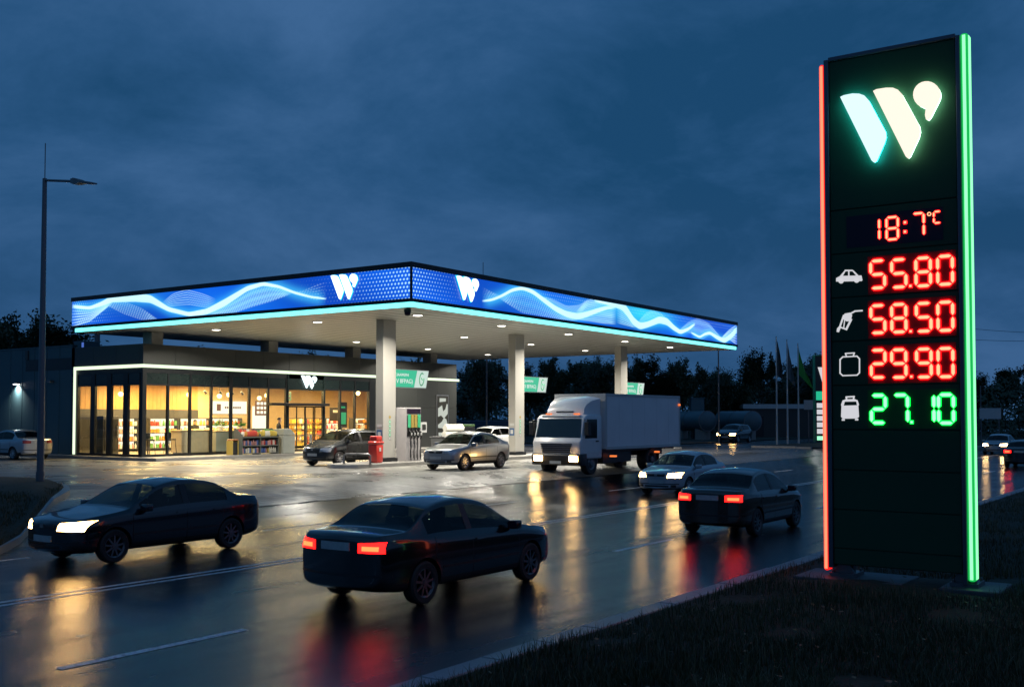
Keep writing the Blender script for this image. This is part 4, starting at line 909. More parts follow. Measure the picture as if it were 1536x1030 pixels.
# signs, globes, spotlights in the shop
def flat(name, label, cat, c, w, h, mats_, marks=()):
    o = thing(name, label, cat, c); b = MB(); b.box(-w / 2, w / 2, 0, .05, -h / 2, h / 2); b.build('panel', mats_[0], o, bevel=.006)
    if marks:
        b = MB()
        for (x0, x1, z0, z1) in marks: b.box(x0, x1, -.012, -.001, z0, z1)
        b.build('graphics', mats_[1], o)
    return o
p = atv(393, 612, 47.5); flat('menu_board', 'dark red menu board with pale squares hanging over the counter', 'menu board', p, 1.0, .85, ['menu_red', 'lit_panel'], [(-.4 + .28 * i, -.2 + .28 * i, -.32 + .26 * j, -.16 + .26 * j) for i in range(3) for j in range(3)])
p = atv(391, 628, 48.4); flat('lit_panel', 'glowing white panel behind the service counter', 'light panel', p, 1.25, 1.5, ['lit_panel', 'cream'])
p = atv(345, 611, 50.2); flat('wall_sign', 'long cream wall sign with small brown square on the shop back wall', 'sign', p, 2.6, .75, ['lit_panel', 'menu_red'], [(-1.0, -.7, -.2, .2)] + [(-.4 + .16 * i, -.29 + .16 * i, -.06, .06) for i in range(8)])
p = atv(514, 622, 43.9); flat('promo_screen', 'upright black promo screen with green lower half behind the window', 'screen', p, .75, 1.5, ['poster_dark', 'screen_green'], [(-.28, .28, -.55, .15), (-.2, .2, .4, .5)])
p = atv(503, 621, 45.5); flat('hanging_board', 'black curved board with white patch inside the right windows', 'board', p, .9, .8, ['poster_dark', 'dirt'], [(-.2, .25, .1, .25)])
p = atv(433, 594, 46); flat('exit_sign', 'small dark green sign above the entrance inside the shop', 'sign', p, .4, .5, ['screen_green', 'poster_dark'], [(-.14, .14, -.18, -.02), (-.14, .14, .04, .18)])
for i, (px, py, v, nm) in enumerate(((181, 591, 47.5, 'left side window'), (283, 592, 46.5, 'beige counter'), (329, 594, 46.5, 'grey counter'), (343, 592, 47.5, 'plants'), (400, 593, 46.5, 'menu board'), (389, 597, 47.5, 'service counter'), (537, 590, 46, 'right end of the glazing'))):
    p = atv(px, py, v); o = thing('globe_lamp', f'small glowing globe lamp hanging in the shop above the {nm}', 'pendant lamp', p, 0, 'globe lamps in the shop')
    b = MB(); b.lathe([(0, -.13), (.07, -.11), (.12, -.05), (.13, 0), (.12, .06), (.06, .12), (0, .13)], n=14); b.build('globe', 'lamp_warm', o, smooth=True); b = MB(); b.tube([(0, 0, .12), (0, 0, 4.44 - p.z)], .01, 5); b.build('cord', 'black', o)
for i, (u, v, nm) in enumerate(((37.2, 45.2, 'first from the left'), (38.2, 45.2, 'second from the left'), (39.0, 45.2, 'third from the left'), (39.7, 45.2, 'closest to the door'))):
    o = thing('spotlight', f'black track spotlight under the shop ceiling, {nm} of the four', 'spotlight', (u, v, 4.0), 0, 'track spotlights in the shop'); b = MB(); b.tube([(0, 0, 0), (.12, 0, -.14)], .06, 10); b.build('head', 'black', o); b = MB(); b.tube([(0, 0, 0), (0, 0, .44)], .012, 5); b.build('stem', 'black', o)
def plant(u, v, z, s, label, seed):
    rnd = random.Random(seed); o = thing('pot_plant', label, 'plant', (u, v, z)); b = MB(); b.lathe([(0, 0), (.12, 0), (.16, .2), (0, .2)], n=12); b.build('pot', 'white_paint', o)
    b = MB()
    for k in range(70):
        a = rnd.uniform(0, 6.28); e_ = rnd.uniform(.2, 1.4); d = Vector((math.cos(a) * math.cos(e_), math.sin(a) * math.cos(e_), math.sin(e_))); q_ = d.orthogonal().normalized() * .05; t = d * s * rnd.uniform(.6, 1)
        b.add([Vector((0, 0, .2)) + t * .3, Vector((0, 0, .2)) + t * .7 + q_, Vector((0, 0, .17)) + t, Vector((0, 0, .2)) + t * .7 - q_], [(0, 1, 2, 3)])
    b.build('leaves', mat('house_leaf', (.10, .25, .04), .5), o, fix=False)
plant(37.5, 44.3, 1.925, .55, 'leafy green pot plant on the left end of the grey shop counter', 1); plant(38.8, 44.3, 1.925, .45, 'leafy green pot plant on the right end of the grey shop counter', 2)

# ------------------------------------------------------------------ pump islands and their furniture
for i, (a, c) in enumerate(((30.9, 48.2), (52.4, 60.5))):
    cx = (a + c) / 2; o = thing('pump_island', ['long low kerbed pump island under the first two canopy columns', 'low pump island under the column behind the truck'][i], 'pump island', (cx, 29.85, .6))
    b = MB((cx, 29.85, .6)); pts_ = [(a + .55 * (1 - math.cos(t)), 29.85 + .98 * math.sin(t)) for t in [math.radians(x) for x in range(-90, 91, 15)]]
    pl = [(a + .98 - .98 * math.cos(math.radians(x)), 29.85 - .98 * math.sin(math.radians(x))) for x in range(-90, 91, 15)][::-1] + [(c, 30.83), (c, 28.87)][::-1]
    pl = [(a + .98 - .98 * math.cos(math.radians(x)), 29.75 + .92 * math.sin(math.radians(x))) for x in range(-90, 91, 15)] + [(c, 30.67), (c, 28.83)]
    b.prism(pl, lambda x, y, d: (x, y, d), .45, .75); b.build('slab', 'slab', o, bevel=.02)
    b = MB((cx, 29.85, .6)); k = 13
    for j in range(k - 1):
        p0, p1 = Vector((*pl[j], 0)), Vector((*pl[j + 1], 0)); nn = (p1 - p0).cross(Vector((0, 0, 1))).normalized() * .012
        if nn.x > 0: nn = -nn
        b.add([p0 + nn + Vector((0, 0, .61)), p1 + nn + Vector((0, 0, .61)), p1 + nn + Vector((0, 0, .74)), p0 + nn + Vector((0, 0, .74))], [(0, 1, 2, 3)])
    b.build('steel_edge', 'steel', o)
def pump(u, label):
    o = thing('fuel_pump', label, 'fuel pump', (u, 29.85, .75))
    b = MB(); b.box(-.5, .5, -.28, .28, 0, 2.28); b.build('cabinet', 'pump_side', o, bevel=.02)
    b = MB(); b.box(-.44, .44, -.302, -.282, 1.05, 1.95); b.build('nozzle_bay', 'black', o)
    for k, m_ in enumerate(('greenp', 'yellow', 'yellow', 'greenp')):
        x = -.33 + .22 * k
        b = MB(); b.box(x - .085, x + .085, -.325, -.304, 1.42, 1.98); b.build('grade_label', m_, o)
        b = MB(); b.tube([(x, -.33, 1.30), (x, -.40, 1.22), (x + .03, -.42, 1.02), (x + .02, -.38, .92)], [.035, .05, .05, .03], 8); b.box(x - .05, x + .05, -.345, -.304, 1.18, 1.40); nz = b.build('nozzle', 'black', o)
        b = MB(); b.box(x - .03, x + .05, -.452, -.432, 1.08, 1.2); b.build('grip', 'dirt', nz)
        b = MB(); b.tube([(x + .02, -.39, .94), (x + .02 - .04, -.42, .5), (x - .02, -.40, .15), (x + .06, -.36, .06), (x + .1, -.33, .2), (x + .11, -.3, .45)], .022, 7); b.build('hose', 'black', o, smooth=True)
    b = MB(); b.box(-.45, .45, -.3, -.283, 2.02, 2.22); b.build('display', 'display', o)
    b = MB(); b.box(.52, .56, -.25, .05, 1.0, 1.25); b.box(.565, 1.0, -.2, -.12, 1.2, 1.65); tp = b.build('payment_panel', 'dirt', o)
    b = MB(); b.box(.68, .92, -.215, -.201, 1.32, 1.55); b.build('screen', 'poster_dark', tp)
pump(35.55, 'grey fuel pump with four black hoses between the red bin and the silver car')
# far side of island furniture behind the pump
CK = Vector((38.9, 29.85, .75))
ck = thing('display_cabinet', 'low dark grey cabinet with a white emblem beside the fuel pump', 'cabinet', CK)
b = MB(); b.box(-1.2, 1.2, -.5, .5, 0, .95); b.build('body', 'counter', ck, bevel=.02); b = MB(); b.box(-1.24, 1.24, -.54, .54, .952, 1.0); b.build('worktop', 'steel', ck, bevel=.008)
em_c = atv(642, 674, 29.34)
emblem(lambda x, y: Vector((x, 0, y)), (.15, .62, .50, .28), lambda q: (q.x, q.z), ck, ((0, 0, 0), lambda a, b_, d: (a - .9, -.502 - d, b_)), deep=.006, apos=False, rim=False)
for k in range(10):
    o = bpy.data.objects.new('kindling_bag', pack_mesh('bag', 2)); COL.objects.link(o); r_ = k // 5; o.location = CK + Vector((-1.0 + .25 * (k % 5) + .08 * r_, -.2, 1.002 + .27 * r_)); o.scale = (1.4, 2.2, 1.12); o.rotation_euler.z = random.uniform(-.2, .2)
    tag(o, ('pale bag in the lower row stacked on the dark grey cabinet' if r_ == 0 else 'pale bag in the upper row stacked on the dark grey cabinet'), 'bag', 'pale bags stacked on the cabinet')
gt = thing('green_crate', 'dark open crate with a green top on the cabinet behind the pale bags', 'crate', CK + Vector((.75, .12, 1.0)))
b = MB(); b.prism([(-.55, 0), (.55, 0), (.45, .42), (-.5, .42)], lambda a, b_, d: (a, d, b_), -.3, .3); b.build('body', 'black', gt, bevel=.015); b = MB(); b.box(-.52, .47, -.31, .31, .424, .54); b.build('green_top', 'planter_green', gt, bevel=.03)
# red bin & guard rail
rb = thing('red_bin', 'red litter bin with rounded lid beside the first canopy column', 'bin', (32.95, 29.4, .75))
rb.scale = (.72, .8, .95)
b = MB(); b.prism([(-.26, 0), (.26, 0), (.31, .8), (-.31, .8)], lambda a, b_, d: (a, d, b_), -.28, .28); b.build('body', 'red_plastic', rb, bevel=.06, seg=3, smooth=True)
b = MB(); b.box(-.34, .34, -.31, .31, .81, .93); b.box(-.25, .25, -.24, .24, .925, 1.16); b.build('lid', 'red_plastic', rb, bevel=.06, seg=3, smooth=True)
b = MB(); b.box(-.08, .06, -.302, -.296, .5, .66); b.build('sticker', 'dirt', rb)
gr = thing('guard_rail', 'low bent steel hoop rail on the end of the pump island', 'guard rail', (31.75, 28.95, .75))
b = MB(); b.tube([(-.35, .75, 0), (-.35, .75, .34), (-.30, .7, .4), (.2, -.05, .4), (.25, -.1, .34), (.25, -.1, 0)], .035, 9); b.build('hoop', 'galv', gr, smooth=True)
b = MB(); b.lathe([(0, 0), (.07, 0), (.07, .015), (0, .015)], (-.35, .75, 0), n=12); b.lathe([(0, 0), (.07, 0), (.07, .015), (0, .015)], (.25, -.1, 0), n=12); b.build('foot_flange', 'galv', gr)
# hanging green signs
for i, (cu, nm) in enumerate(zip(colu, ('first canopy column beside the pump', 'second canopy column behind the truck cab', 'third canopy column above the truck box'))):
    x0 = cu + .46; o = thing('hanging_sign', f'slanted green and white lit sign mounted on the {nm}', 'sign', (x0, 30, 4.28), 0, 'green signs on the canopy columns')
    b = MB(); b.prism([(-.0, -.4), (2.15, -.4), (2.35, .4), (0, .4)], lambda a, b_, d: (a, d, b_), -.05, .05); b.build('panel', 'steel', o)
    b = MB(); b.prism([(.03, -.37), (1.30, -.37), (1.52, .37), (.03, .37)], lambda a, b_, d: (a, -.052 - d, b_), 0, .008); b.build('green_face', 'sign_green', o)
    b = MB(); b.prism([(1.32, -.37), (2.12, -.37), (2.31, .37), (1.54, .37)], lambda a, b_, d: (a, -.052 - d, b_), 0, .008); wf = b.build('white_face', 'sign_white', o)
    b = MB(); cx_ = 1.83
    ringp = [(cx_ + .15 * math.cos(t) + .03 * math.sin(t), .0 + .27 * math.sin(t)) for t in [math.radians(a) for a in range(60, 390, 22)]]
    for p_ in stroke(ringp, .05): b.prism(p_, lambda a, b_, d: (a, -.061 - d, b_), 0, .006)
    for p_ in stroke([(cx_ - .02, .05), (cx_ + .04, -.03)], .05): b.prism(p_, lambda a, b_, d: (a, -.061 - d, b_), 0, .006)
    b.build('hose_symbol', 'greenp', wf)
    b = MB()
    for txt, sz, zz, xx in (('3AAWEPHI', .17, .10, .12), ('V 8FPAG)', .27, -.2, .12)):
        vs, fs = text_mb(txt, sz); b.add([(xx + p_.x, -.064 - p_.z, zz + p_.y) for p_ in vs], fs)
    b.build('lettering', 'sign_text', o, fix=False)

# ------------------------------------------------------------------ cars
def make_car(kind, Lc, Wc, Hc):
    hw = Wc / 2
    T = {'sedan': dict(top=[(0, .50), (.015, .55), (.12, .605), (.265, .668), (.44, .945), (.55, 1.0), (.66, .985), (.725, .945), (.865, .735), (.965, .722), (.99, .69), (1, .62)], cowl=.265, wt=.44, rt=.725, rb=.865, A=.32, B=(.545, .565), C=.775),
         'fast': dict(top=[(0, .49), (.015, .54), (.12, .60), (.255, .66), (.42, .95), (.53, 1.0), (.63, .99), (.70, .96), (.90, .755), (.965, .74), (.99, .70), (1, .62)], cowl=.255, wt=.42, rt=.70, rb=.89, A=.31, B=(.53, .552), C=.785),
         'hatch': dict(top=[(0, .46), (.015, .51), (.1, .60), (.22, .69), (.42, .955), (.55, 1.0), (.78, .975), (.87, .94), (.965, .68), (.99, .62), (1, .52)], cowl=.22, wt=.42, rt=.87, rb=.96, A=.29, B=(.53, .55), C=.82),
         'wagon': dict(top=[(0, .47), (.015, .52), (.12, .60), (.255, .665), (.42, .95), (.55, 1.0), (.8, .985), (.90, .96), (.97, .69), (.99, .63), (1, .53)], cowl=.255, wt=.42, rt=.9, rb=.965, A=.31, B=(.53, .55), C=.76)}[kind]
    belt = [(0, .42), (.015, .48), (.12, .56), (.265, .62), (.5, .64), (.72, .66), (.88, .675), (.965, .665), (.99, .61), (1, .50)]
    wid = [(0, .76), (.012, .84), (.06, .925), (.16, .985), (.3, 1), (.75, 1), (.88, .975), (.96, .925), (.988, .87), (1, .80)]
    bot = [(0, .27), (.03, .21), (.15, .19), (.85, .19), (.96, .24), (1, .31)]
    keys = sorted(set([0, .006, .015, .035, .06, .09, .12, .16, .2, T['cowl'], T['cowl'] - .012, T['cowl'] + .012, T['A'], T['wt'], T['wt'] - .012, (T['A'] + T['wt']) / 2, T['wt'] + .02, T['B'][0], T['B'][1], .48, .61, .66, T['C'], T['rt'], T['rt'] + .012, (T['rt'] + T['rb']) / 2, T['rb'] - .01, T['rb'], .8, .83, .92, .945, .965, .98, .99, .996, 1]))
    ss = [keys[0]]
    for k in keys[1:]:
        if k - ss[-1] > .0045: ss.append(k)
    fr = [.0, .06, .5, .9, 1.0]; ring = []
    for s in ss:
        w = curve(wid, s) * hw; zt = curve(T['top'], s) * Hc; zb = curve(bot, s); be = min(curve(belt, s) * Hc, zt - .02)
        rise = zt - be; ws = w - .035; wt_ = max(.2, ws - .035 - .40 * rise); cr = .02 + .03 * min(1, rise / .4)
        pr = [(0, zb), (.6 * w, zb), (.93 * w, zb + .02), (.985 * w, zb + .13), (1.0 * w, zb + (be - zb) * .5), (.995 * w, be - .10), (.985 * w, be - .04)]
        pr += [(ws + (wt_ - ws) * f, be + rise * f) for f in fr]
        pr += [(wt_ * f, zt + cr * (1 - f * f)) for f in (.88, .6, .3)] + [(0, zt + cr)]
        fbow = max(0, 1 - s / .16) ** 2; rbow = max(0, 1 - (1 - s) / .14) ** 2
        row = [Vector((Lc / 2 - s * Lc - .24 * fbow * (y / hw) ** 2 + .15 * rbow * (y / hw) ** 2, y, z)) for y, z in pr]
        ring.append(row)
    K = len(ring[0]); bm = bmesh.new(); grid = []
    for row in ring:
        r_ = [bm.verts.new(p) for p in row] + [bm.verts.new((p.x, -p.y, p.z)) for p in row[1:-1][::-1]]
        grid.append(r_)
    NR = len(grid[0])
    for i in range(len(ss) - 1):
        sm = (ss[i] + ss[i + 1]) / 2
        for j in range(NR):
            f = bm.faces.new((grid[i][j], grid[i][(j + 1) % NR], grid[i + 1][(j + 1) % NR], grid[i + 1][j]))
            h = j if j < K - 1 else NR - 1 - j
            mi = 0
            if 8 <= h <= 9:
                if T['A'] < sm < T['B'][0] or T['B'][1] < sm < T['C']: mi = 3
                elif T['B'][0] < sm < T['B'][1]: mi = 5
            elif 11 <= h:
                if h >= 12 or True:
                    if T['cowl'] + .012 < sm < T['wt'] - .012 and h >= 12 or (T['cowl'] + .012 < sm < T['wt'] - .012 and h == 11): mi = 1
                    if T['rt'] + .012 < sm < T['rb'] - .01: mi = 2
            elif h in (3, 4, 5, 6):
                if T['cowl'] + .012 < sm < T['B'][0] or T['B'][0] < sm < min(T['C'], .745): mi = 4
            if h in (1, 2) and .1 < sm < .95: mi = 5
            f.material_index = mi
    for end in (0, -1):
        x = grid[end]; rows_ = []
        for k in range(1, K - 1):
            a, c = x[k], x[NR - k]; mids = []
            for q in (.62, .25, -.25, -.62):
                y = a.co.y * q; bow = (.24 if end == 0 else -.15) * (1 / hw ** 2); mids.append(bm.verts.new((a.co.x + bow * (a.co.y ** 2 - y ** 2), y, a.co.z + (x[K - 1].co.z - a.co.z) * (1 - q * q) * (1 if k >= K - 4 else 0))))
            rows_.append([a] + mids + [c])
        for r0, r1 in zip(rows_, rows_[1:]):
            for j in range(5): bm.faces.new((r0[j], r0[j + 1], r1[j + 1], r1[j]))
        for j in range(5):
            bm.faces.new((x[0], rows_[0][j + 1], rows_[0][j])); bm.faces.new((x[K - 1], rows_[-1][j], rows_[-1][j + 1]))
    bmesh.ops.recalc_face_normals(bm, faces=bm.faces)
    me = bpy.data.meshes.new('b'); bm.to_mesh(me); bm.free()
    for k in range(7): me.materials.append(None)
    o = bpy.data.objects.new('b', me); COL.objects.link(o)
    md = o.modifiers.new('s', 'SUBSURF'); md.levels = md.render_levels = 2
    wr_ = .305; ax = (Lc * (.5 - .20), Lc * (.5 - .79))
    cb = MB()
    for x in ax:
        for sy_ in (-1, 1): cb.lathe([(0, sy_ * (hw - .33)), (wr_ + .045, sy_ * (hw - .33)), (wr_ + .045, sy_ * (hw + .3)), (0, sy_ * (hw + .3))], (x, 0, wr_), 'Y', 28)
    co = cb.build('c', 'black'); md = o.modifiers.new('b', 'BOOLEAN'); md.object = co; md.operation = 'DIFFERENCE'; md.solver = 'EXACT'
    for f in co.data.polygons: f.material_index = 0
    bpy.context.view_layer.update(); dg = bpy.context.evaluated_depsgraph_get()
    ev = bpy.data.meshes.new_from_object(o.evaluated_get(dg)); bpy.data.objects.remove(co); bpy.data.objects.remove(o)
    root = bpy.data.objects.new('parked_car', None); root.empty_display_size = .3; COL.objects.link(root)
    bm = bmesh.new(); bm.from_mesh(ev)
    # faces of the cut itself: arch liner
    for f in bm.faces:
        c = f.calc_center_median()
        for x in ax:
            rr = math.hypot(c.x - x, c.z - wr_)
            if abs(c.y) < hw - .32 and abs(c.y) > hw - .34 and rr < wr_ + .04: f.material_index = 6
            elif abs(rr - (wr_ + .045)) < .006 and abs(c.y) > hw - .34 and abs(f.normal.y) < .3: f.material_index = 6
    tree = BVHTree.FromBMesh(bm)
    def islands(fs):
        fs = set(fs); out = []
        while fs:
            st = [fs.pop()]; cur = [st[0]]
            while st:
                f = st.pop()
                for e_ in f.edges:
                    for g in e_.link_faces:
                        if g in fs: fs.remove(g); st.append(g); cur.append(g)
            out.append(cur)
        return out
    def emit(name, fs, mt, parent, push=0.0):
        vm = {}; V = []; Fs = []
        for f in fs:
            idx = []
            for v in f.verts:
                if v not in vm: vm[v] = len(V); V.append(v.co + v.normal * push)
                idx.append(vm[v])
            Fs.append(idx)
        m_ = bpy.data.meshes.new(name); m_.from_pydata(V, [], Fs); m_.materials.append(M[mt] if isinstance(mt, str) else mt)
        m_.polygons.foreach_set('use_smooth', [True] * len(Fs)); m_.set_sharp_from_angle(angle=R(40))
        ob = bpy.data.objects.new(name, m_); COL.objects.link(ob); ob.parent = parent; return ob
    by = {k: [f for f in bm.faces if f.material_index == k] for k in range(7)}
    body = emit('body', by[0], 'car_paint', root)
    for isl in islands(by[5]): emit('trim', isl, 'black', root)
    for isl in islands(by[6]): emit('wheel_arch', isl, 'black', body)
    emit('windscreen', by[1], 'carglass', root, -.006); emit('rear_window', by[2], 'carglass_rear', root, -.006)
    for isl in islands(by[3]): emit('side_window', isl, 'carglass', root, -.006)
    # doors: split islands at the B pillar
    doors = []
    for sgn in (-1, 1):
        xb = Lc / 2 - T['B'][0] * Lc
        for lo, hi in ((xb, 9), (-9, xb)):
            fs = [f for f in by[4] if f.calc_center_median().y * sgn > 0 and lo < f.calc_center_median().x <= hi]
            if fs: doors.append((sgn, emit('door', fs, 'car_paint', root, .004), sum(f.calc_center_median().x for f in fs) / len(fs), min(v.co.x for f in fs for v in f.verts), max(v.co.x for f in fs for v in f.verts)))
    def decal(name, quad, axis, mt, parent, out=.008, nu=10, nv=4, depth=.03, sgn=1):
        """quad: 4 corners in the projection plane (front/rear: (y,z); side: (x,z)); projected on the body"""
        V = []; ok = True
        for j in range(nv + 1):
            for i in range(nu + 1):
                a, c = i / nu, j / nv; p0 = Vector(quad[0]).lerp(Vector(quad[1]), a); p1 = Vector(quad[3]).lerp(Vector(quad[2]), a); q = p0.lerp(p1, c)
                if axis == 'x': og, d = Vector((sgn * 9, q.x, q.y)), Vector((-sgn, 0, 0))
                elif axis == 'y': og, d = Vector((q.x, sgn * 9, q.y)), Vector((0, -sgn, 0))
                hit, nr, _, _ = tree.ray_cast(og, d)
                if hit is None: hit = V[-1][0] if V else Vector((0, 0, 0)); nr = Vector((0, 0, 1))
                V.append((hit, d))
        b = MB(); k = nu + 1; top = [h - d * out for h, d in V]; base = [h + d * depth for h, d in V]; n0 = len(top)
        fs = [(j * k + i, j * k + i + 1, (j + 1) * k + i + 1, (j + 1) * k + i) for j in range(nv) for i in range(nu)]
        edge = [i for i in range(k)] + [j * k + nu for j in range(1, nv + 1)] + [nv * k + i for i in range(nu - 1, -1, -1)] + [j * k for j in range(nv - 1, 0, -1)]
        fs += [(edge[i], edge[(i + 1) % len(edge)], n0 + edge[(i + 1) % len(edge)], n0 + edge[i]) for i in range(len(edge))]
        b.add(top + base, fs); return b.build(name, mt, parent, smooth=True)
    zh = curve(T['top'], .02) * Hc
    for sg in (-1, 1):
        hl = decal('headlight', [(sg * .38 * hw / .85, zh - .155), (sg * .79 * hw / .87, zh - .165), (sg * .81 * hw / .87, zh + .012), (sg * .42 * hw / .85, zh - .02)], 'x', 'headlamp_lit' if False else M['hl_off'], root, .007, 12, 5)
        decal('fog_lamp', [(sg * .5, .30), (sg * .66, .30), (sg * .66, .38), (sg * .5, .38)], 'x', 'black', root, .004, 4, 2)
        zt_ = curve(T['top'], .985) * Hc
        if kind in ('sedan', 'fast'): tq = [(sg * .40, zt_ - .20), (sg * .775 * hw / .87, zt_ - .20), (sg * .765 * hw / .87, zt_ - .05), (sg * .40, zt_ - .07)]
        else: tq = [(sg * .60, zt_ - .16), (sg * .82 * hw / .87, zt_ - .16), (sg * .78 * hw / .87, zt_ + .16), (sg * .60, zt_ + .06)]
        tl = decal('tail_light', tq, 'x', M['tl_off'], root, .007, 10, 5, sgn=-1)
        if kind in ('sedan', 'fast'): decal('lamp_core', [(sg * .46, zt_ - .17), (sg * .70, zt_ - .17), (sg * .70, zt_ - .11), (sg * .46, zt_ - .11)], 'x', mt_core, tl, .012, 8, 2, depth=-.006, sgn=-1)
        # handles, mirror
        for (s_, dr, cx_, xa_, xb_) in doors:
            if s_ == sg:
                zz = curve(belt, .55) * Hc - .10
                decal('door_handle', [(xa_ + .07, zz), (xa_ + .24, zz), (xa_ + .24, zz + .028), (xa_ + .07, zz + .028)], 'y', 'car_paint_' if False else PAINT, dr, .025, 4, 1, sgn=sg)
                for xx in (xa_, xb_): decal('door_gap', [(xx - .005, .27), (xx + .005, .27), (xx + .005, zz + .05), (xx - .005, zz + .05)], 'y', 'black', dr, .0055, 1, 8, depth=.002, sgn=sg)
        decal('rub_strip', [(Lc * (.5 - .745), .47), (Lc * (.5 - .28), .47), (Lc * (.5 - .28), .51), (Lc * (.5 - .745), .51)], 'y', 'black', root, .010, 24, 1, sgn=sg) if kind in ('sedan', 'fast', 'wagon') else None
        mx_, my_, mz_ = Lc / 2 - (T['A'] + .015) * Lc, sg * (hw + .075), curve(belt, T['A']) * Hc + .075
        b = MB(); b.box(mx_ - .06, mx_ + .08, min(my_ - sg * .10, my_ + sg * .09), max(my_ - sg * .10, my_ + sg * .09), mz_ - .06, mz_ + .07); b.box(mx_ - .0, mx_ + .05, min(sg * (hw - .06), my_), max(sg * (hw - .06), my_), mz_ - .075, mz_ - .03)
        mi_ = b.build('wing_mirror', PAINT, root, bevel=.03, seg=3, smooth=True)
        b = MB(); b.box(mx_ - .066, mx_ - .062, min(my_ - sg * .075, my_ + sg * .07), max(my_ - sg * .075, my_ + sg * .07), mz_ - .04, mz_ + .05); b.build('mirror_glass', 'display', mi_)
    gw = .30
    gl = decal('grille', [(-gw, zh - .125), (gw, zh - .125), (gw + .03, zh - .035), (-gw - .03, zh - .035)], 'x', 'black', root, .005, 10, 3)
    b0 = decal('badge', [(-.05, zh - .11), (.05, zh - .11), (.05, zh - .05), (-.05, zh - .05)], 'x', 'steel', gl, .012, 2, 2)
    decal('air_intake', [(-.42, .26), (.42, .26), (.44, .36), (-.44, .36)], 'x', 'black', root, .004, 10, 2)
    decal('number_plate', [(-.26, .42), (.26, .42), (.26, .53), (-.26, .53)], 'x', 'plate', root, .02, 4, 2)
    decal('bumper_strip', [(-.80, .395), (.80, .395), (.80, .425), (-.80, .425)], 'x', 'black', root, .007, 24, 1)
    decal('bumper_strip', [(-.80, .455), (.80, .455), (.80, .49), (-.80, .49)], 'x', 'black', root, .007, 24, 1, sgn=-1)
    zt_ = curve(T['top'], .985) * Hc; zp = zt_ - .18 if kind in ('sedan', 'fast') else zt_ - .16
    decal('number_plate', [(-.26, zp), (.26, zp), (.26, zp + .11), (-.26, zp + .11)], 'x', 'plate', root, .015, 4, 2, sgn=-1)
    # wheels
    for x in ax:
        for sg in (-1, 1):
            wt = MB(); yo, yi = hw - .015, hw - .215
            wt.lathe([(.185, yi), (.27, yi), (.298, yi + .02), (wr_, yi + .05), (wr_, yo - .05), (.298, yo - .02), (.27, yo), (.205, yo - .005), (.19, yo - .03)], (0, 0, 0), 'Y', 36)
            wo = wt.build('wheel', 'rubber', root, smooth=True); wo.location = (x, 0, wr_)
            if sg < 0: wo.rotation_euler.z = math.pi
            if len(WME) < 1: pass
            b = MB(); b.lathe([(.192, yi + .02), (.192, yo - .012), (.20, yo - .006), (.207, yo - .012), (.18, yo - .03)], (0, 0, 0), 'Y', 36); b.lathe([(0, yo - .008), (.045, yo - .01), (.05, yo - .04)], (0, 0, 0), 'Y', 16)
            ns = 9
            for k in range(ns):
                t = 2 * math.pi * k / ns; d = Vector((math.sin(t), 0, math.cos(t))); q = Vector((d.z, 0, -d.x))
                vs = [d * r_ + q * w_ + Vector((0, y_, 0)) for y_ in (yo - .05, yo - .018) for r_, w_ in ((.03, -.020), (.19, -.016), (.19, .016), (.03, .020))]
                b.add(vs, [(3, 2, 1, 0), (4, 5, 6, 7), (0, 1, 5, 4), (1, 2, 6, 5), (2, 3, 7, 6), (3, 0, 4, 7)])
            b.build('rim', 'rim', wo, smooth=True)
            b = MB(); b.lathe([(0, yo - .09), (.19, yo - .09)], (0, 0, 0), 'Y', 24); b.build('brake_disc', 'black', wo)
    # interior
    b = MB(); zf = .50
    xw = Lc / 2 - T['wt'] * Lc
    for sg in (-1, 1):
        b.box(xw - .55, xw - .05, sg * .36 - .24, sg * .36 + .24, .35, zf + .08); b.add([(xw - .62 + dx, sg * .36 + dy, dz) for dx, dz in ((0, zf), (.14, zf), (-.06, zf + .58), (-.16, zf + .58)) for dy in (-.23, .23)], [(0, 1, 3, 2), (4, 5, 7, 6), (0, 2, 4, 6), (1, 3, 5, 7), (2, 3, 5, 4), (0, 1, 7, 6)])
        b.box(xw - .76, xw - .66, sg * .36 - .13, sg * .36 + .13, zf + .60, zf + .78)
    xr = xw - 1.45; b.box(xr, xr + .5, -.6, .6, .35, zf + .06); b.box(xr - .12, xr + .02, -.6, .6, zf, zf + .5)
    b.build('seats', 'seat', root, bevel=.03)
    xc = Lc / 2 - T['cowl'] * Lc; zc = curve(T['top'], T['cowl']) * Hc
    b = MB(); b.box(xc - .55, xc - .06, -hw + .16, hw - .16, zc - .28, zc - .05); b.build('dashboard', 'seat', root, bevel=.05)
    b = MB(); prev = [(xc - .62, .36 + .18 * math.cos(t), zc + .0 + .17 * math.sin(t)) for t in [i * math.pi / 9 for i in range(19)]]; b.tube(prev, .014, 6); b.build('steering_wheel', 'seat', root)
    bm.free()
    return root
WME = []
PAINT = mat('car_paint', (.02, .02, .022), .28, .5, coat=1, var=.03, bump=0)
M['car_paint'] = PAINT
mt_core = mat('tail_core_off', (.35, .05, .04), .25)
def paint(name, col, rough=.3, metal=.5): return mat(name, col, rough, metal, coat=1, var=.04, scale=3)
protos = {'sedan': make_car('sedan', 4.15, 1.70, 1.40), 'saloon': make_car('sedan', 4.5, 1.72, 1.40), 'fast': make_car('fast', 4.02, 1.70, 1.42), 'hatch': make_car('hatch', 3.95, 1.72, 1.46), 'wagon': make_car('wagon', 4.15, 1.72, 1.46)}
used = set()
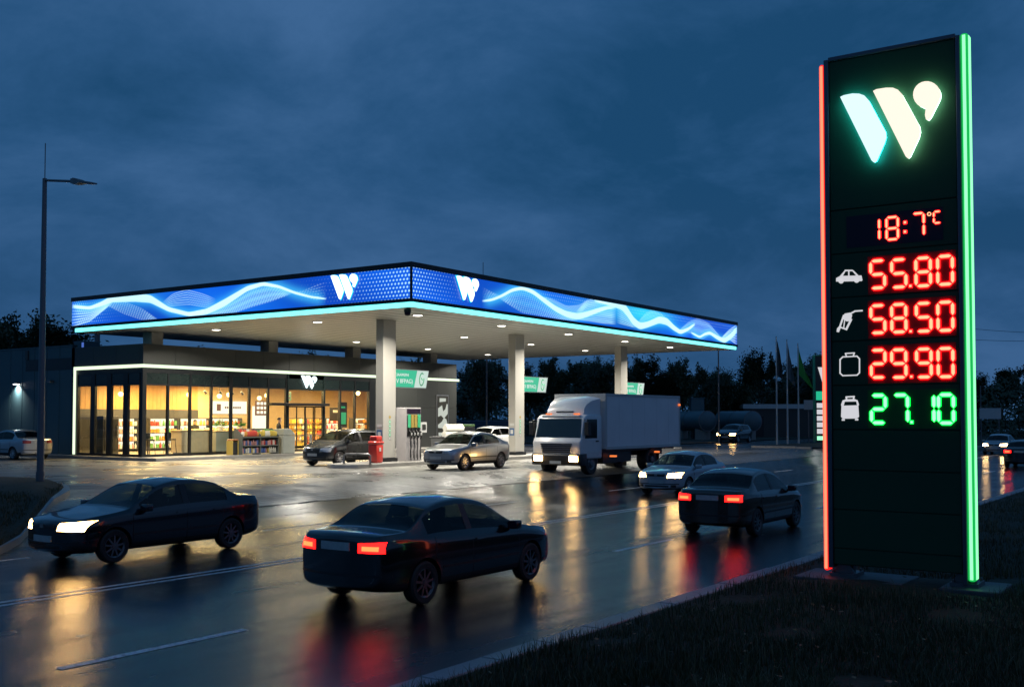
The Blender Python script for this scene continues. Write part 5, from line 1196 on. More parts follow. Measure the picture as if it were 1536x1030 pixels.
PA = dict(navy=paint('navy_black_paint', (.004, .006, .012), .18, .3), black=paint('black_paint', (.004, .004, .005), .18, .2), bronze=paint('dark_bronze_paint', (.05, .036, .028), .22, .6), silver=paint('silver_paint', (.32, .33, .34), .32, .75),
          grey=paint('graphite_paint', (.028, .031, .034), .28, .6), white=paint('white_car_paint', (.6, .6, .58), .3, 0), pale=paint('pale_silver_paint', (.38, .40, .43), .3, .6), red=paint('dark_red_paint', (.06, .012, .012), .3, .4))
def car(kind, x, y, z, rz, paintk, label, head='off', tail='off', name='parked_car', group=None, rim=None):
    sw = {'car_paint': PA[paintk]}
    if head == 'on': sw['headlamp_glass'] = M['hl']
    if head == 'far': sw['headlamp_glass'] = M['hl_soft']
    if tail == 'on': sw['tail_lamp_red'] = M['tl']; sw['tail_core_off'] = M['tl_core']
    if rim: sw['alloy'] = M[rim]
    o = copy_tree(protos[kind], None, sw); o.name = name; o.location = (x, y, z); o.rotation_euler.z = rz
    tag(o, label, 'car', group); return o
G1 = 'cars driving on the wet road'; PI = math.pi
car('saloon', 13.15, 17.55, .0, PI, 'navy', 'dark saloon with lit headlamps in front of the grass island', 'on', 'off', 'moving_car', G1, 'rimdark')
car('saloon', 12.95, 10.3, .0, 0, 'black', 'black saloon with lit tail lamps nearest the camera, reflecting the price sign', 'off', 'on', 'moving_car', G1, 'rimdark')
car('sedan', 23.75, 9.75, .0, 0, 'bronze', 'dark saloon with lit tail lamps just left of the price pylon', 'off', 'on', 'moving_car', G1, 'rimdark')
car('sedan', 34.05, 16.2, .0, PI, 'pale', 'pale silver saloon with lit headlamps driving in front of the truck', 'on', 'off', 'moving_car', G1)
car('sedan', 82.6, 14.6, .0, PI, 'pale', 'distant car with bright headlamps right of the pylon under the white board', 'far', 'off', 'moving_car', G1)
car('sedan', 62.2, 9.7, .0, 0, 'black', 'distant dark car with red tail lamps cut by the right edge of the photo', 'off', 'on', 'moving_car', G1)
car('hatch', *atd(1101, 86), .6, PI, 'black', 'distant black hatchback with lit headlamps beyond the grass verge by the flagpoles', 'on', 'off', 'moving_car', G1)
G2 = 'cars parked at the fuel station'
car('hatch', 33.6, 31.72, .6, PI, 'grey', 'graphite hatchback parked behind the red bin and first column', group=G2)
car('fast', 33.75, 25.35, .6, PI, 'silver', 'silver grey saloon parked beside the fuel pump island', group=G2)
car('wagon', 50.3, 36.2, .6, PI, 'white', 'white estate car parked behind the silver saloon and second column', group=G2)
car('sedan', 29.1, 49.2, .6, PI / 2, 'pale', 'silver saloon parked against the annex behind the left lamp post', group=G2)
for pr_ in protos.values():
    def rm(o):
        for c in kids(o): rm(c)
        bpy.data.objects.remove(o)
    rm(pr_)

# ------------------------------------------------------------------ truck (front is +x)
tr = thing('box_truck', 'white box lorry with roof wind deflector and lit headlamps entering the forecourt', 'truck', (38.5, 22.0, gz(22.0) - .01), PI - R(1.5))
Lf, Wt = 3.35, 1.14
def xz(m, poly, w0, w1, mi=0): return m.prism(poly, lambda a, b_, d: (a, d, b_), w0, w1, mi)
b = MB(); xz(b, [(Lf - .02, .62), (Lf, 1.3), (Lf - .12, 1.42), (Lf - .32, 2.22), (Lf - .55, 2.34), (1.75, 2.34), (1.75, .62)], -Wt + .02, Wt - .02)
cab = b.build('cab', 'white_paint', tr, bevel=.07, seg=3, smooth=True)
b = MB(); xz(b, [(Lf + .02, .38), (Lf + .05, .78), (Lf - .05, .84), (2.9, .84), (2.9, .38)], -Wt, Wt); b.build('bumper', 'black', tr, bevel=.04, smooth=True)
b = MB(); p0, p1 = Vector((Lf - .125, 1.45)), Vector((Lf - .315, 2.18)); nrm = Vector((.97, .25)) * .012
b.add([(p0.x + nrm.x, -Wt + .10, p0.y), (p0.x + nrm.x, Wt - .10, p0.y), (p1.x + nrm.x, Wt - .16, p1.y), (p1.x + nrm.x, -Wt + .16, p1.y)], [(0, 1, 2, 3)]); 
b.build('windscreen', mat('truck_screen', (.006, .012, .010), .06, coat=1), tr)
b = MB(); b.box(Lf - .40, Lf - .30, -.9, .9, 2.24, 2.32); b.build('sun_visor', 'white_paint', tr, bevel=.02)
for sg in (-1, 1):
    b = MB(); b.add([(Lf - .30, sg * (Wt - .012), 1.42), (2.15, sg * (Wt - .012), 1.42), (2.15, sg * (Wt - .012), 2.16), (Lf - .46, sg * (Wt - .012), 2.16)], [(0, 1, 2, 3)]); b.build('side_window', mat('truck_side_glass', (.006, .008, .009), .06, coat=1), tr)
    b = MB(); b.box(2.0, Lf - .12, min(sg * (Wt - .022), sg * (Wt - .008)), max(sg * (Wt - .022), sg * (Wt - .008)), .86, 1.40); d_ = b.build('door', 'white_paint', tr, bevel=.006)
    b = MB(); b.box(2.08, 2.26, min(sg * (Wt - .01), sg * (Wt + .02)), max(sg * (Wt - .01), sg * (Wt + .02)), 1.28, 1.33); b.build('handle', 'black', d_)
    b = MB(); b.box(Lf - .02, Lf + .075, min(sg * .62, sg * 1.02), max(sg * .62, sg * 1.02), .53, .76); b.build('headlight', 'hl', tr, bevel=.03)
    b = MB(); b.box(Lf - .35, Lf - .15, min(sg * (Wt + .06), sg * (Wt + .24)), max(sg * (Wt + .06), sg * (Wt + .24)), 1.55, 2.05); b.tube([(Lf - .3, sg * (Wt - .05), 2.12), (Lf - .22, sg * (Wt + .14), 2.1), (Lf - .24, sg * (Wt + .15), 1.9)], .018, 6); b.build('wing_mirror', 'black', tr, bevel=.03)
    b = MB(); b.box(Lf - .55, Lf - .40, min(sg * .55, sg * .75), max(sg * .55, sg * .75), 2.33, 2.39); b.build('roof_marker', 'amber', tr)
b = MB()
for k in range(5): b.box(Lf - .03, Lf + .028, -.72 + .02 * k, .72 - .02 * k, 1.22 - .075 * k - .05, 1.22 - .075 * k)
b.build('grille', 'black', tr)
b = MB(); b.box(Lf + .052, Lf + .065, -.26, .26, .44, .55); b.build('number_plate', 'plate', tr)
# wind deflector: lofted rounded shell
b = MB(); rows_ = []
for (x, z, w) in ((Lf - .62, 2.35, .86), (Lf - .64, 2.5, .86), (Lf - .72, 2.68, .84), (Lf - .88, 2.84, .86), (Lf - 1.1, 2.96, .92), (Lf - 1.35, 3.03, 1.0), (1.82, 3.07, 1.08)):
    rows_.append([(x, y * w, z - .10 * abs(y) ** 4) for y in (-1, -.75, -.4, 0, .4, .75, 1)])
vs = [p for r_ in rows_ for p in r_]; fs = [(i * 7 + j, i * 7 + j + 1, (i + 1) * 7 + j + 1, (i + 1) * 7 + j) for i in range(6) for j in range(6)]
n0 = len(vs); 
for sg, j in ((-1, 0), (1, 6)):
    base = [(r_[j][0], r_[j][1], 2.345) for r_ in rows_]; i0 = len(vs); vs += base
    fs += [(i * 7 + j, (i + 1) * 7 + j, i0 + i + 1, i0 + i) for i in range(6)]
b.add(vs, fs); b.build('wind_deflector', 'white_paint', tr, smooth=True)
b = MB(); b.box(Lf - .66, Lf - .615, -.4, .4, 2.42, 2.47); b.build('deflector_slot', 'black', tr)
# box body
BX0, BX1, BZ0, BZ1 = -4.7, 1.62, .98, 3.16
b = MB(); b.box(BX0, BX1, -1.2, 1.2, BZ0, BZ1); bx_ = b.build('cargo_box', 'box_white', tr, bevel=.02)
b = MB()
for sg in (-1, 1):
    y0, y1 = sorted((sg * 1.202, sg * 1.222)); b.box(BX0, BX1, y0, y1, BZ1 - .09, BZ1 + .01); b.box(BX0, BX1, y0, y1, BZ0 - .02, BZ0 + .09)
    for x in (BX0, BX1 - .08): b.box(x, x + .08, y0, y1, BZ0 + .09, BZ1 - .09)
b.box(BX1 + .002, BX1 + .02, -1.2, 1.2, BZ1 - .3, BZ1 + .01)
b.build('edge_rail', 'dirt', bx_)
b = MB()
for k in range(1, 6):
    for sg in (-1, 1): y0, y1 = sorted((sg * 1.2005, sg * 1.206)); x = BX0 + (BX1 - BX0) * k / 6; b.box(x - .012, x + .012, y0, y1, BZ0 + .1, BZ1 - .1)
b.build('panel_seam', 'box_white', bx_)
for sg in (-1, 1): b = MB(); y0, y1 = sorted((sg * .55, sg * 1.05)); b.box(-3.05, -3.03, y0, y1, .12, .8); b.build('mud_flap', 'rubber', tr)
b = MB(); b.box(BX0 - .03, BX0 - .002, -1.15, -.02, BZ0 + .05, BZ1 - .05); b.box(BX0 - .03, BX0 - .002, .02, 1.15, BZ0 + .05, BZ1 - .05); b.build('rear_door', 'box_white', bx_)
b = MB(); b.box(-4.5, 2.9, -.42, -.30, .62, .86); b.box(-4.5, 2.9, .30, .42, .62, .86); b.box(-4.5, 1.7, -1.0, 1.0, .87, .965); b.build('chassis', 'black', tr)
for q_ in (-.9, .86): b = MB(); b.box(-.9, 1.35, q_, q_ + .04, .42, .84); b.build('side_guard', 'black', tr)
for q_ in (-.85, .45): b = MB(); b.box(.2, 1.2, q_, q_ + .4, .38, .82); b.build('fuel_tank', 'black', tr, bevel=.04)
b = MB(); 
for x, z in ((.9, .70), (-2.7, .78)):
    for sg in (-1, 1): y0, y1 = sorted((sg * 1.0, sg * 1.225)); b.box(x - .09, x + .09, y0, y1, z - .05, z - .0 + .02)
for sg in (-1, 1): y0, y1 = sorted((sg * 1.224, sg * 1.25)); b.box(BX0 + .01, BX0 + .15, y0, y1, BZ1 - .42, BZ1 - .34)
b.build('side_marker', 'amber', tr)
def twheel(x, sg, dual):
    yo = sg * 1.06; yi = sg * (.78 if not dual else .55)
    b = MB(); s = abs(yo - yi); b.lathe([(.26, 0), (.42, 0), (.46, .03), (.47, .06), (.47, s - .06), (.46, s - .03), (.42, s), (.27, s - .01)], (0, 0, 0), 'Y', 30); w = b.build('wheel', 'rubber', tr, smooth=True); w.location = (x, yi, .47)
    if sg < 0: w.rotation_euler.z = PI
    b = MB(); b.lathe([(.275, s - .012), (.25, s - .03), (.22, s - (.05 if not dual else .15)), (.14, s - (.02 if not dual else .15)), (.12, s + .02), (0, s + .03)], (0, 0, 0), 'Y', 26)
    for k in range(8): b.tube([(.18 * math.cos(k * PI / 4), s - .04, .18 * math.sin(k * PI / 4)), (.18 * math.cos(k * PI / 4), s + .0, .18 * math.sin(k * PI / 4))], .016, 6)
    b.build('rim', 'galv', w, smooth=True)
for sg in (-1, 1):
    twheel(2.45, sg, False); twheel(-2.4, sg, True)
    b = MB(); b.tube([(2.45 + .6 * math.cos(t), sg * .92, .47 + .56 * math.sin(t)) for t in [math.radians(a) for a in range(0, 181, 15)]], .05, 6); b.build('mudguard', 'black', tr)

# ------------------------------------------------------------------ posts, flags, lamps
def lamp_post(x, y, z, h, label, arm=None, r=.09, whip=0):
    o = thing('lamp_post', label, 'lamp post', (x, y, z))
    b = MB(); b.tube([(0, 0, 0), (0, 0, h * .55), (0, 0, h)], [r, r * .8, r * .6], 14); b.build('pole', 'galv', o, smooth=True)
    b = MB(); b.lathe([(0, .0), (r * 2, .0), (r * 2, .03), (r * 1.15, .04), (r * 1.15, .35), (r, .36)], n=14); b.build('base', 'galv', o)
    if arm:
        dx, dy, dz = arm; e_ = Vector((dx, dy, dz)); b = MB(); b.tube([(0, 0, h - .05), Vector((0, 0, h)) + e_ * .6], .035, 8); b.build('arm', 'galv', o)
        d = e_.normalized(); q = Vector((-d.y, d.x, 0)).normalized(); c = Vector((0, 0, h)); b = MB(); upv = Vector((0, 0, 1))
        prof = [(.56, .05, .06), (.64, .09, .09), (.72, .09, .07), (.78, .12, .03), (1.0, .10, .02)]
        vs = [c + e_ * t + q * w * sx_ + upv * hh * sz_ for t, w, hh in prof for sx_, sz_ in ((-1, -1), (1, -1), (1, 1), (-1, 1))]
        fs = [(i * 4 + j, i * 4 + (j + 1) % 4, (i + 1) * 4 + (j + 1) % 4, (i + 1) * 4 + j) for i in range(4) for j in range(4)] + [(3, 2, 1, 0), (16, 17, 18, 19)]
        b.add(vs, fs); hd = b.build('lamp_head', 'galv', o)
        b = MB(); b.add([c + e_ * t + q * w + upv * -.035 for t, w in ((.78, -.09), (.98, -.08), (.98, .08), (.78, .09))], [(0, 1, 2, 3)]); b.build('lens', 'dirt', hd)
    if whip: b = MB(); b.tube([(0, 0, h), (0, 0, h + whip)], .014, 5); b.build('antenna', 'galv', o)
    return o
lamp_post(17.14, 27.7, gz(27.7) + .15, 8.55, 'grey street lamp on the grass island at the left, unlit, with thin antenna', (0, -2.3, -.42), .10, 1.0)
q = atd(730, 82); lamp_post(q[0], q[1], .6, 8.0, 'distant lamp post behind the forecourt seen right of the shop', (.9, -.9, .1), .08)
q = atd(1078, 78); lamp_post(q[0], q[1], .7, 8.0, 'thin grey lamp post on the verge right of the truck, under the canopy tip', (-.9, -.9, .1), .07)
def flagpole(px, d, h, m_, label, fl):
    q = atd(px, d); o = thing('flagpole', label, 'flagpole', (q[0], q[1], .62), 0, 'flagpoles on the verge')
    b = MB(); b.tube([(0, 0, 0), (0, 0, h)], [.07, .035], 10); b.lathe([(0, h), (.06, h + .05), (0, h + .1)], n=8); b.build('pole', 'dirt', o, smooth=True)
    vs = []; fs = []; ni, nj = 8, 14; rt = Vector((math.sin(YAW), -math.cos(YAW), 0)); fw = Vector((math.cos(YAW), math.sin(YAW), 0))
    for j in range(nj + 1):
        t = j / nj
        for i in range(ni + 1):
            s = i / ni; wdt = fl[0] * (.25 + .75 * t ** .7); drop = fl[1] * t + .5 * s * (1 - t) * fl[2]
            vs.append(rt * (s * wdt + .05) + fw * (.10 * math.sin(s * 9 + t * 2) * s) + Vector((0, 0, h - .15 - drop - s * fl[2])))
    for j in range(nj):
        for i in range(ni): a = j * (ni + 1) + i; fs.append((a, a + 1, a + ni + 2, a + ni + 1))
    b = MB(); b.add(vs, fs); b.build('flag', m_, o, smooth=True)
flagpole(1165, 77, 7.75, 'darkflag', 'white flagpole with limp dark flag, leftmost of the three', (.42, 2.6, .3))
flagpole(1181, 78, 7.6, 'greyflag', 'white flagpole with pale grey flag between the dark and green flags', (.5, 2.6, .6))
flagpole(1197.5, 79, 7.4, 'greenflag', 'white flagpole with bright green flag beside the far price sign', (1.05, 2.1, 1.1))
# far price sign
q = atd(1240, 80); fs_o = thing('far_price_sign', 'distant green edged price sign partly hidden behind the red light bar', 'price sign', (q[0], q[1], .6), YAW - R(90) + R(8))
b = MB(); b.box(-.95, .95, -.15, .15, .2, 6.6); b.build('body', 'clad', fs_o, bevel=.01)
b = MB(); b.box(-1.0, -.955, -.18, .18, .2, 6.65); b.box(.955, 1.0, -.18, .18, .2, 6.65); b.box(-.955, .955, -.18, .18, 6.6, 6.66); b.build('edge', 'greenp', fs_o)
b = MB(); b.prism([(-.75, 5.75), (.75, 5.75), (.3, 4.0), (0, 5.0), (-.2, 4.0)], lambda a, b_, d: (a, -.16 - d, b_), 0, .03); b.build('emblem', 'icon', fs_o)
b = MB(); b.box(-.9, .9, -.18, -.152, 3.3, 3.95); b.build('green_row', 'sign_green', fs_o)
for k in range(5): b = MB(); b.box(-.85, -.3, -.18, -.152, 2.72 - .48 * k, 3.08 - .48 * k); b.box(-.15, .8, -.18, -.152, 2.76 - .48 * k, 3.04 - .48 * k); b.build('price_row', 'icon', fs_o)
b = MB(); b.box(-.85, .85, -.18, -.152, .32, .62 ); b.build('green_row', emi('pale_green_row', (.35, 1, .6), 1.2), fs_o)
# boards
def board(px, py, d, w, h, label, two=True):
    q = atd(px, d); z = CZ + (626 - py) / F * d; o = thing('sign_board', label, 'sign board', (q[0], q[1], .5), YAW - R(90)); b = MB(); b.box(-w / 2, w / 2, -.04, .04, z - .5 - h / 2, z - .5 + h / 2); b.build('panel', 'dirt', o, bevel=.01)
    for sx_ in ((-.42, .42) if two else (0,)): b = MB(); b.tube([(sx_ * w, .08, 0), (sx_ * w, .08, z - .5 + h / 2 + (2 if two and sx_ < 0 else 0))], .05, 8); b.build('post', 'galv', o)
board(1485, 620, 95, 1.9, .95, 'pale blank board on two posts beyond the distant headlamps')
board(1213, 607, 84, .75, .75, 'small pale square board on a single post left of the far price sign', False)
# storage tanks, hut, low walls
for i, (x0, x1, lab) in enumerate(((1014, 1061, 'left pale blue storage tank partly behind the truck'), (1084, 1129, 'right pale blue storage tank with domed end by the flagpoles'))):
    d0, d1 = 98, 93; a = atd(x0, d0); c = atd(x1, d1); A, C = Vector((*a, 2.3)), Vector((*c, 2.3)); o = thing('storage_tank', lab, 'tank', (A.x, A.y, .6), 0, 'storage tanks behind the verge'); A0 = Vector((A.x, A.y, .6)); dd = (C - A).normalized()
    b = MB(A0); b.tube([A - dd * .25, A - dd * .12, A, C, C + dd * .12, C + dd * .25], [.4, .72, .88, .88, .72, .4], 28); b.build('shell', 'tank', o, smooth=True)
    for f in (.0, .5, 1): m_ = A.lerp(C, f); b = MB(A0); b.tube([m_ - dd * .03, m_ + dd * .03], .9, 28); b.build('band', 'galv', o)
    for f in (.15, .85): m_ = A.lerp(C, f); b = MB(A0); b.box(m_.x - .5, m_.x + .5, m_.y - .5, m_.y + .5, .6, 1.6); b.build('support', 'slab', o)
q = atd(1045, 100); o = thing('tank_hut', 'small pale boxy cabinet raised above the storage tanks', 'cabinet', (q[0], q[1], 3.1), YAW); b = MB(); b.box(-.6, .6, -.6, .6, 0, 1.25); b.build('body', 'tank', o, bevel=.03); b = MB(); b.box(-.66, .66, -.66, .66, 1.252, 1.33); b.build('lid', 'tank', o); b = MB(); b.box(-.5, .5, -.5, .5, -2.5, -.01); b.build('plinth', 'frame', o)
q = atd(1166, 108); o = thing('low_building', 'long low dark building with a pale flat roof edge behind the flagpoles', 'building', (q[0], q[1], .6), YAW - R(90)); b = MB(); b.box(-3.4, 4.6, 0, 5, 0, 2.9); b.build('wall', 'clad', o); b = MB(); b.box(-3.5, 4.7, -.2, 5.1, 2.9, 3.35); b.build('roof', 'dirt', o); b = MB(); b.box(-2.5, -1.4, -.03, -.002, .1, 2.1); b.build('door', 'frame', o)
q = atd(722, 92); o = thing('blue_container', 'low dark blue container behind the forecourt between the shop and second column', 'container', (q[0], q[1], .6), YAW - R(90)); bb_ = MB(); bb_.box(-3.0, 3.2, 0, 2.4, 0, 1.65)
for x in lin(-2.9, 3.0, 30): bb_.box(x, x + .1, -.03, -.001, .1, 1.5)
bb_.build('body', mat('blue_container', (.02, .08, .16), .5), o, bevel=.006, seg=1); bb_ = MB(); bb_.box(-3.05, 3.25, -.05, 2.45, 1.652, 1.75); bb_.build('roof', mat('container_roof', (.04, .12, .22), .4), o)
# power lines far right
for k, (y0, y1) in enumerate(((488, 499), (506, 508))):
    a, c = atd(1420, 120), atd(1640, 105); b = MB(); z0_, z1_ = CZ + (626 - y0) / F * 120, CZ + (626 - y1) / F * 105
    b.tube([(a[0] + (c[0] - a[0]) * t, a[1] + (c[1] - a[1]) * t, z0_ + (z1_ - z0_) * t - 1.0 * 4 * t * (1 - t) * .3) for t in lin(0, 1, 14)], .022, 5); w_ = b.build('power_line', 'black'); tag(w_, ['upper thin power line crossing the sky right of the pylon', 'lower thin power line crossing the sky right of the pylon'][k], 'cable')
for px, d in ((1420, 120), (1640, 105)):
    q = atd(px, d); o = thing('utility_pole', 'utility pole carrying the power lines, ' + ('hidden behind the pylon' if px < 1500 else 'outside the right edge'), 'utility pole', (q[0], q[1], -.3)); b = MB(); b.tube([(0, 0, 0), (0, 0, 13.6)], [.16, .1], 10); b.build('pole', 'bark', o); b = MB(); b.box(-.06, .06, -.9, .9, 12.6, 12.75); b.build('crossarm', 'bark', o)

# ------------------------------------------------------------------ trees
def tree_mesh(seed, H, Rc, style):
    rnd = random.Random(seed); bt = MB(); tips = []
    def limb(p, d, ln, r, lev):
        pts = [p]; q = p.copy(); dd = d.copy()
        for k in range(4):
            dd = (dd + Vector((rnd.uniform(-.18, .18), rnd.uniform(-.18, .18), rnd.uniform(-.02, .12 if style != 'birch' else .03)))).normalized(); q = q + dd * ln / 4; pts.append(q.copy())
            if lev >= 2 or k > 1: tips.append((q.copy(), lev))
        bt.tube(pts, [r, r * .85, r * .7, r * .55, r * .35], 6 if lev else 9, cap=False)
        if lev < 3:
            for k in range(5 if lev == 0 else 4):
                a = rnd.uniform(0, 6.28); e_ = rnd.uniform(.25, .9); side = Vector((math.cos(a), math.sin(a), 0)); nd = (dd * (.55 if lev else .7) + side * e_ + Vector((0, 0, .25))).normalized()
                limb(pts[rnd.choice((2, 3, 4)) if lev else rnd.choice((1, 2, 3, 4))], nd, ln * rnd.uniform(.5, .72), r * .5, lev + 1)
    limb(Vector((0, 0, 0)), Vector((rnd.uniform(-.05, .05), rnd.uniform(-.05, .05), 1)), H * .62, .018 * H, 0)
    mx_ = max(t[0].z for t in tips); mr = max(math.hypot(t[0].x, t[0].y) for t in tips)
    V = []; Fc = []
    sz, sr = H / mx_ * .97, Rc / mr
    for t, lev in tips:
        c = Vector((t.x, t.y, t.z)); nl = rnd.randint(16, 28)
        cr_ = H * rnd.uniform(.022, .05)
        for k in range(nl):
            o = Vector((rnd.gauss(0, 1), rnd.gauss(0, 1), rnd.gauss(0, .8) - (.6 if style == 'birch' else 0))) * cr_
            p = c + o; s = H * rnd.uniform(.012, .026); a = Vector((rnd.gauss(0, 1), rnd.gauss(0, 1), rnd.gauss(0, 1))).normalized(); q = a.orthogonal().normalized(); i = len(V)
            V += [p - a * s, p + q * s * .55, p + a * s, p - q * s * .55]; Fc.append((i, i + 1, i + 2, i + 3))
    sc3 = lambda v: Vector((v.x * sr * .9, v.y * sr * .9, v.z * sz))
    bt.v = [sc3(v) for v in bt.v]; V = [sc3(Vector(v)) for v in V]
    tm = bt.build('trunk', 'bark', smooth=True); m1_ = tm.data; bpy.data.objects.remove(tm)
    m2 = bpy.data.meshes.new('crown'); m2.from_pydata(V, [], Fc); m2.materials.append(M['leaf']); return m1_, m2
TM = [tree_mesh(11, 9, 3.4, 'oak'), tree_mesh(12, 10, 3.0, 'birch'), tree_mesh(13, 8, 3.6, 'oak'), tree_mesh(14, 9.5, 2.6, 'birch')]
TH = [9, 10, 8, 9.5]
tl_ = [  # px, top y, distance, type, label
    (705, 530, 105, 1, 'dark tree just right of the shop end wall'), (742, 526, 110, 3, 'dark tree left of the second canopy column'), (800, 540, 112, 0, 'dark tree behind the second canopy column'),
    (838, 532, 108, 1, 'dark tree right of the second column above the truck cab'), (872, 538, 115, 2, 'dark tree above the middle of the truck box'), (905, 528, 110, 3, 'dark tree left of the third canopy column'), (948, 530, 112, 1, 'dark tree right of the third canopy column'),
    (1002, 527, 105, 0, 'tall dark tree under the right tip of the canopy'), (1028, 535, 104, 1, 'dark drooping tree above the rear of the truck'), (1060, 560, 112, 2, 'low dark tree left of the thin verge lamp post'), (1088, 545, 108, 3, 'dark tree just right of the thin verge lamp post'),
    (1120, 548, 110, 0, 'dark tree behind the right storage tank'), (1150, 520, 112, 1, 'tallest dark tree left of the flagpoles'), (1180, 545, 118, 2, 'dark tree behind the middle flagpole'), (1208, 530, 112, 0, 'dark tree behind the green flag'), (1232, 535, 116, 3, 'dark tree behind the far price sign'),
    (1475, 556, 125, 0, 'dark tree just right of the green light bar'), (1500, 550, 130, 2, 'dark tree above the distant headlamps'), (1528, 556, 125, 1, 'dark tree at the right edge of the photo'),
    (1450, 560, 128, 2, 'dark tree hidden mostly by the green light bar'),
    (8, 468, 74, 0, 'dark tree above the annex at the left edge'), (42, 462, 76, 1, 'tall dark tree above the annex left of the lamp post'), (70, 482, 74, 2, 'dark tree behind the left lamp post'), (96, 508, 78, 3, 'low dark tree behind the flue pipe'), (-30, 470, 76, 2, 'dark tree outside the left edge above the annex'),
    (150, 505, 80, 2, 'dark tree behind the left end of the canopy'), (300, 517, 84, 0, 'dark tree showing between shop roof and canopy at the left'), (480, 524, 95, 1, 'dark tree showing between shop roof and canopy near the entrance'), (610, 530, 98, 3, 'dark tree showing behind the shop roof right of the first column')]
tl_ += [(690 + 27 * k, 552 + (k * 37 % 17), 128, k % 4, 'dark tree in the rear row of the tree belt behind the forecourt') for k in range(20)]
for k, (px, ty, d, ty_, lab) in enumerate(tl_):
    q = atd(px, d); h = CZ + (626 - ty) / F * d - .4; o = thing('tree', lab, 'tree', (q[0], q[1], .4), k * 1.3, 'trees around the station' if k < 29 else 'rear row of the tree belt'); s = h / TH[ty_]
    for nm, me in zip(('trunk', 'crown'), TM[ty_]):
        c = bpy.data.objects.new(nm, me); COL.objects.link(c); c.parent = o
    o.scale = (s * 1.25, s * 1.25, s)
# dense undergrowth behind the tree belt
b = MB(); rnd = random.Random(5)
for k in range(26000):
    px = rnd.uniform(660, 1560); d = rnd.uniform(112, 140); q = atd(px, d); z = .4 + rnd.random() ** 1.3 * (5.2 + 1.2 * math.sin(px * .03) + .6 * math.sin(px * .11)); s = rnd.uniform(.12, .32)
    a = Vector((rnd.gauss(0, 1), rnd.gauss(0, 1), rnd.gauss(0, 1))).normalized() * s; c = a.orthogonal().normalized() * s * .6; p = Vector((q[0], q[1], z)); b.add([p - a, p + c, p + a, p - c], [(0, 1, 2, 3)])
struct(tag(b.build('undergrowth', 'leaf', fix=False), 'dense dark undergrowth beneath the trees behind the forecourt', 'undergrowth'), 'stuff')

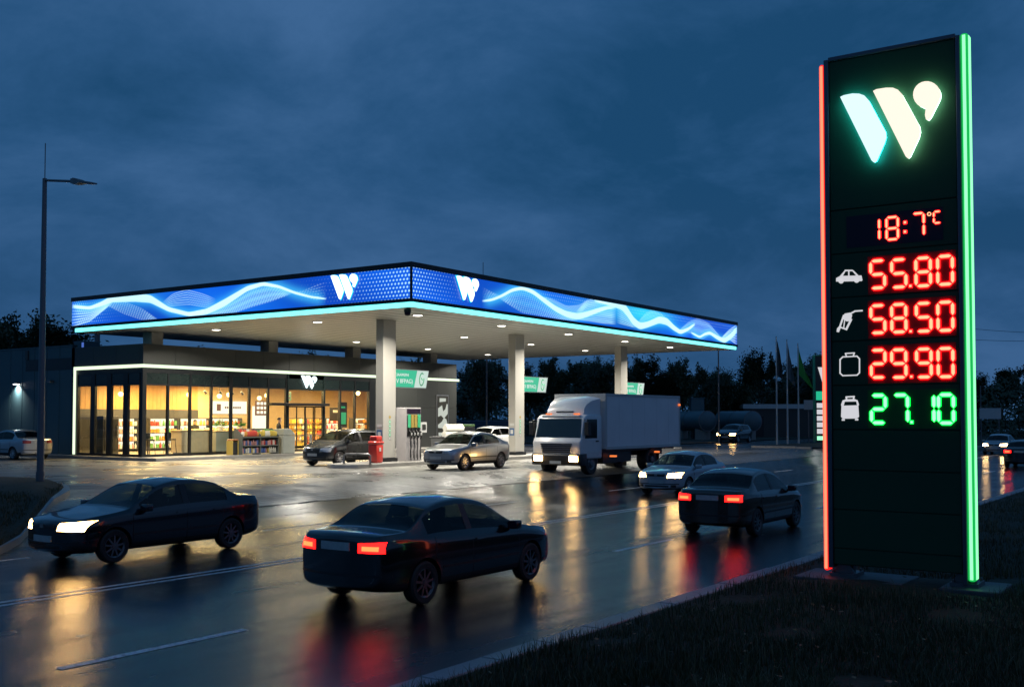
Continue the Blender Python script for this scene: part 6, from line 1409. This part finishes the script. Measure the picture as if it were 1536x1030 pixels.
# ------------------------------------------------------------------ people
def person(loc, rz, label, seated=False, scale=1.0):
    J = {}; E = []; Rr = {}
    def j(n_, p, r, par=None):
        J[n_] = len(J); Rr[n_] = (Vector(p), r)
        if par: E.append((par, n_))
    j('pel', (0, 0, .95), .15); j('sp', (.0, 0, 1.15), .145, 'pel'); j('ch', (0, 0, 1.36), .165, 'sp'); j('nb', (.01, 0, 1.50), .07, 'ch'); j('nk', (.03, 0, 1.56), .058, 'nb'); j('hd', (.045, 0, 1.66), .092, 'nk'); j('ht', (.045, 0, 1.75), .082, 'hd'); j('fc', (.12, 0, 1.64), .045, 'hd')
    for sg, s in ((1, 'l'), (-1, 'r')):
        j('sh' + s, (0, sg * .19, 1.43), .075, 'ch')
        if sg < 0: j('el' + s, (.06, sg * .25, 1.15), .055, 'sh' + s); j('wr' + s, (.27, sg * .2, 1.1), .036, 'el' + s); hp = Vector((.34, sg * .19, 1.1)); hd_ = Vector((1, 0, 0))
        else: j('el' + s, (-.02, sg * .27, 1.14), .055, 'sh' + s); j('wr' + s, (.05, sg * .27, .90), .036, 'el' + s); hp = Vector((.06, sg * .27, .83)); hd_ = Vector((.15, 0, -1)).normalized()
        j('pm' + s, hp, .034, 'wr' + s); sd = Vector((0, 0, 1)) if sg < 0 else Vector((1, 0, 0))
        for k, (o_, ln) in enumerate(((-.03, .075), (-.01, .09), (.01, .085), (.03, .065))):
            b0 = hp + hd_ * .03 + sd * o_; j(f'f{k}{s}', b0 + hd_ * ln * .5, .0095, 'pm' + s); j(f'g{k}{s}', b0 + hd_ * ln * .9 + Vector((-.01, -sg * .02, -.01)), .008, f'f{k}{s}')
        j('th' + s, hp + sd * .045 + hd_ * .01, .011, 'pm' + s); j('ti' + s, hp + sd * .06 + hd_ * .045, .009, 'th' + s)
        if not seated: j('hp' + s, (0, sg * .10, .88), .105, 'pel'); j('kn' + s, (.03 * sg, sg * .11, .48), .068, 'hp' + s); j('an' + s, (-.02 + .03 * sg, sg * .11, .09), .045, 'kn' + s); j('to' + s, (.14 + .03 * sg, sg * .12, .04), .04, 'an' + s)
        else: j('hp' + s, (.05, sg * .10, .90), .105, 'pel'); j('kn' + s, (.42, sg * .12, .86), .07, 'hp' + s); j('an' + s, (.40, sg * .12, .42), .045, 'kn' + s); j('to' + s, (.54, sg * .12, .38), .04, 'an' + s)
    me = bpy.data.meshes.new('person'); names = list(J); me.from_pydata([Rr[k][0] for k in names], [(J[a], J[c]) for a, c in E], [])
    o = bpy.data.objects.new('person', me); COL.objects.link(o); o.modifiers.new('k', 'SKIN'); sk = me.skin_vertices[0].data
    for k in names: sk[J[k]].radius = (Rr[k][1], Rr[k][1])
    sk[0].use_root = True; m_ = o.modifiers.new('s', 'SUBSURF'); m_.levels = m_.render_levels = 1
    bpy.context.view_layer.update(); ev = bpy.data.meshes.new_from_object(o.evaluated_get(bpy.context.evaluated_depsgraph_get())); bpy.data.objects.remove(o)
    for m_ in ('skin', 'cloth', 'trouser', 'black'): ev.materials.append(M[m_])
    for f in ev.polygons:
        c = f.center; hand = min((c - Rr['pm' + s][0]).length for s in 'lr') < .115
        f.material_index = 0 if c.z > 1.535 or hand else (1 if c.z > .84 else (3 if c.z < (.10 if not seated else .48) else 2)); f.use_smooth = True
    p = bpy.data.objects.new('person', ev); COL.objects.link(p); p.location = loc; p.rotation_euler.z = rz; p.scale = (scale,) * 3; tag(p, label, 'person')
    b = MB(); hc = Vector((.035, 0, 1.70)); vs = []; fs = []
    for i in range(7):
        for k in range(14):
            t = i / 6 * 1.75; a = 2 * PI * k / 14; vs.append(hc + Vector((math.sin(t) * math.cos(a) * .108 - .012, math.sin(t) * math.sin(a) * .095, math.cos(t) * .105 + (.0 if math.cos(a) < .4 else .035 * (t / 1.75)))))
    fs = [(i * 14 + k, i * 14 + (k + 1) % 14, (i + 1) * 14 + (k + 1) % 14, (i + 1) * 14 + k) for i in range(6) for k in range(14)]
    b.add(vs, fs); b.build('hair', 'hair', p, smooth=True)
    b = MB()
    for sg in (-1, 1): b.lathe([(0, -.008), (.008, 0), (0, .008)], (.128, sg * .032, 1.675), n=8)
    b.build('eyes', 'black', p); b = MB(); b.add([(.13, -.014, 1.635), (.13, .014, 1.635), (.152, 0, 1.638), (.128, 0, 1.675)], [(0, 1, 2), (0, 2, 3), (2, 1, 3)]); b.build('nose', 'skin', p); b = MB(); b.box(.135, .142, -.022, .022, 1.604, 1.612); b.build('mouth', 'red_plastic', p)
    b = MB()
    for sg in (-1, 1): b.lathe([(0, sg * .086), (.022, sg * .092), (.028, sg * .1), (0, sg * .105)], (.035, 0, 1.66), 'Y', 10)
    b.build('ears', 'skin', p)
    return p
person((atv(418, 640, 42.1).x, 42.1, .745), R(-30), 'person in dark jacket standing outside the shop by the sliding door, facing right', scale=1.03)
person((38.9, 48.05, .72), R(-100), 'shop worker in dark clothes behind the service counter', scale=.98)

# ------------------------------------------------------------------ render settings
for o in list(bpy.data.objects):
    if o.type == 'MESH' and o.users == 0: bpy.data.objects.remove(o)
vs_ = SC.view_settings; vs_.view_transform = 'Standard'; vs_.look = 'None'; vs_.exposure = 0; vs_.gamma = 1; vs_.use_curve_mapping = False
cy = SC.cycles; cy.use_denoising = True; cy.max_bounces = 7; cy.diffuse_bounces = 3; cy.glossy_bounces = 3; cy.transparent_max_bounces = 10; cy.transmission_bounces = 4
cy.caustics_reflective = False; cy.caustics_refractive = False; cy.sample_clamp_indirect = 4; cy.use_light_tree = True
SC.render.use_persistent_data = False
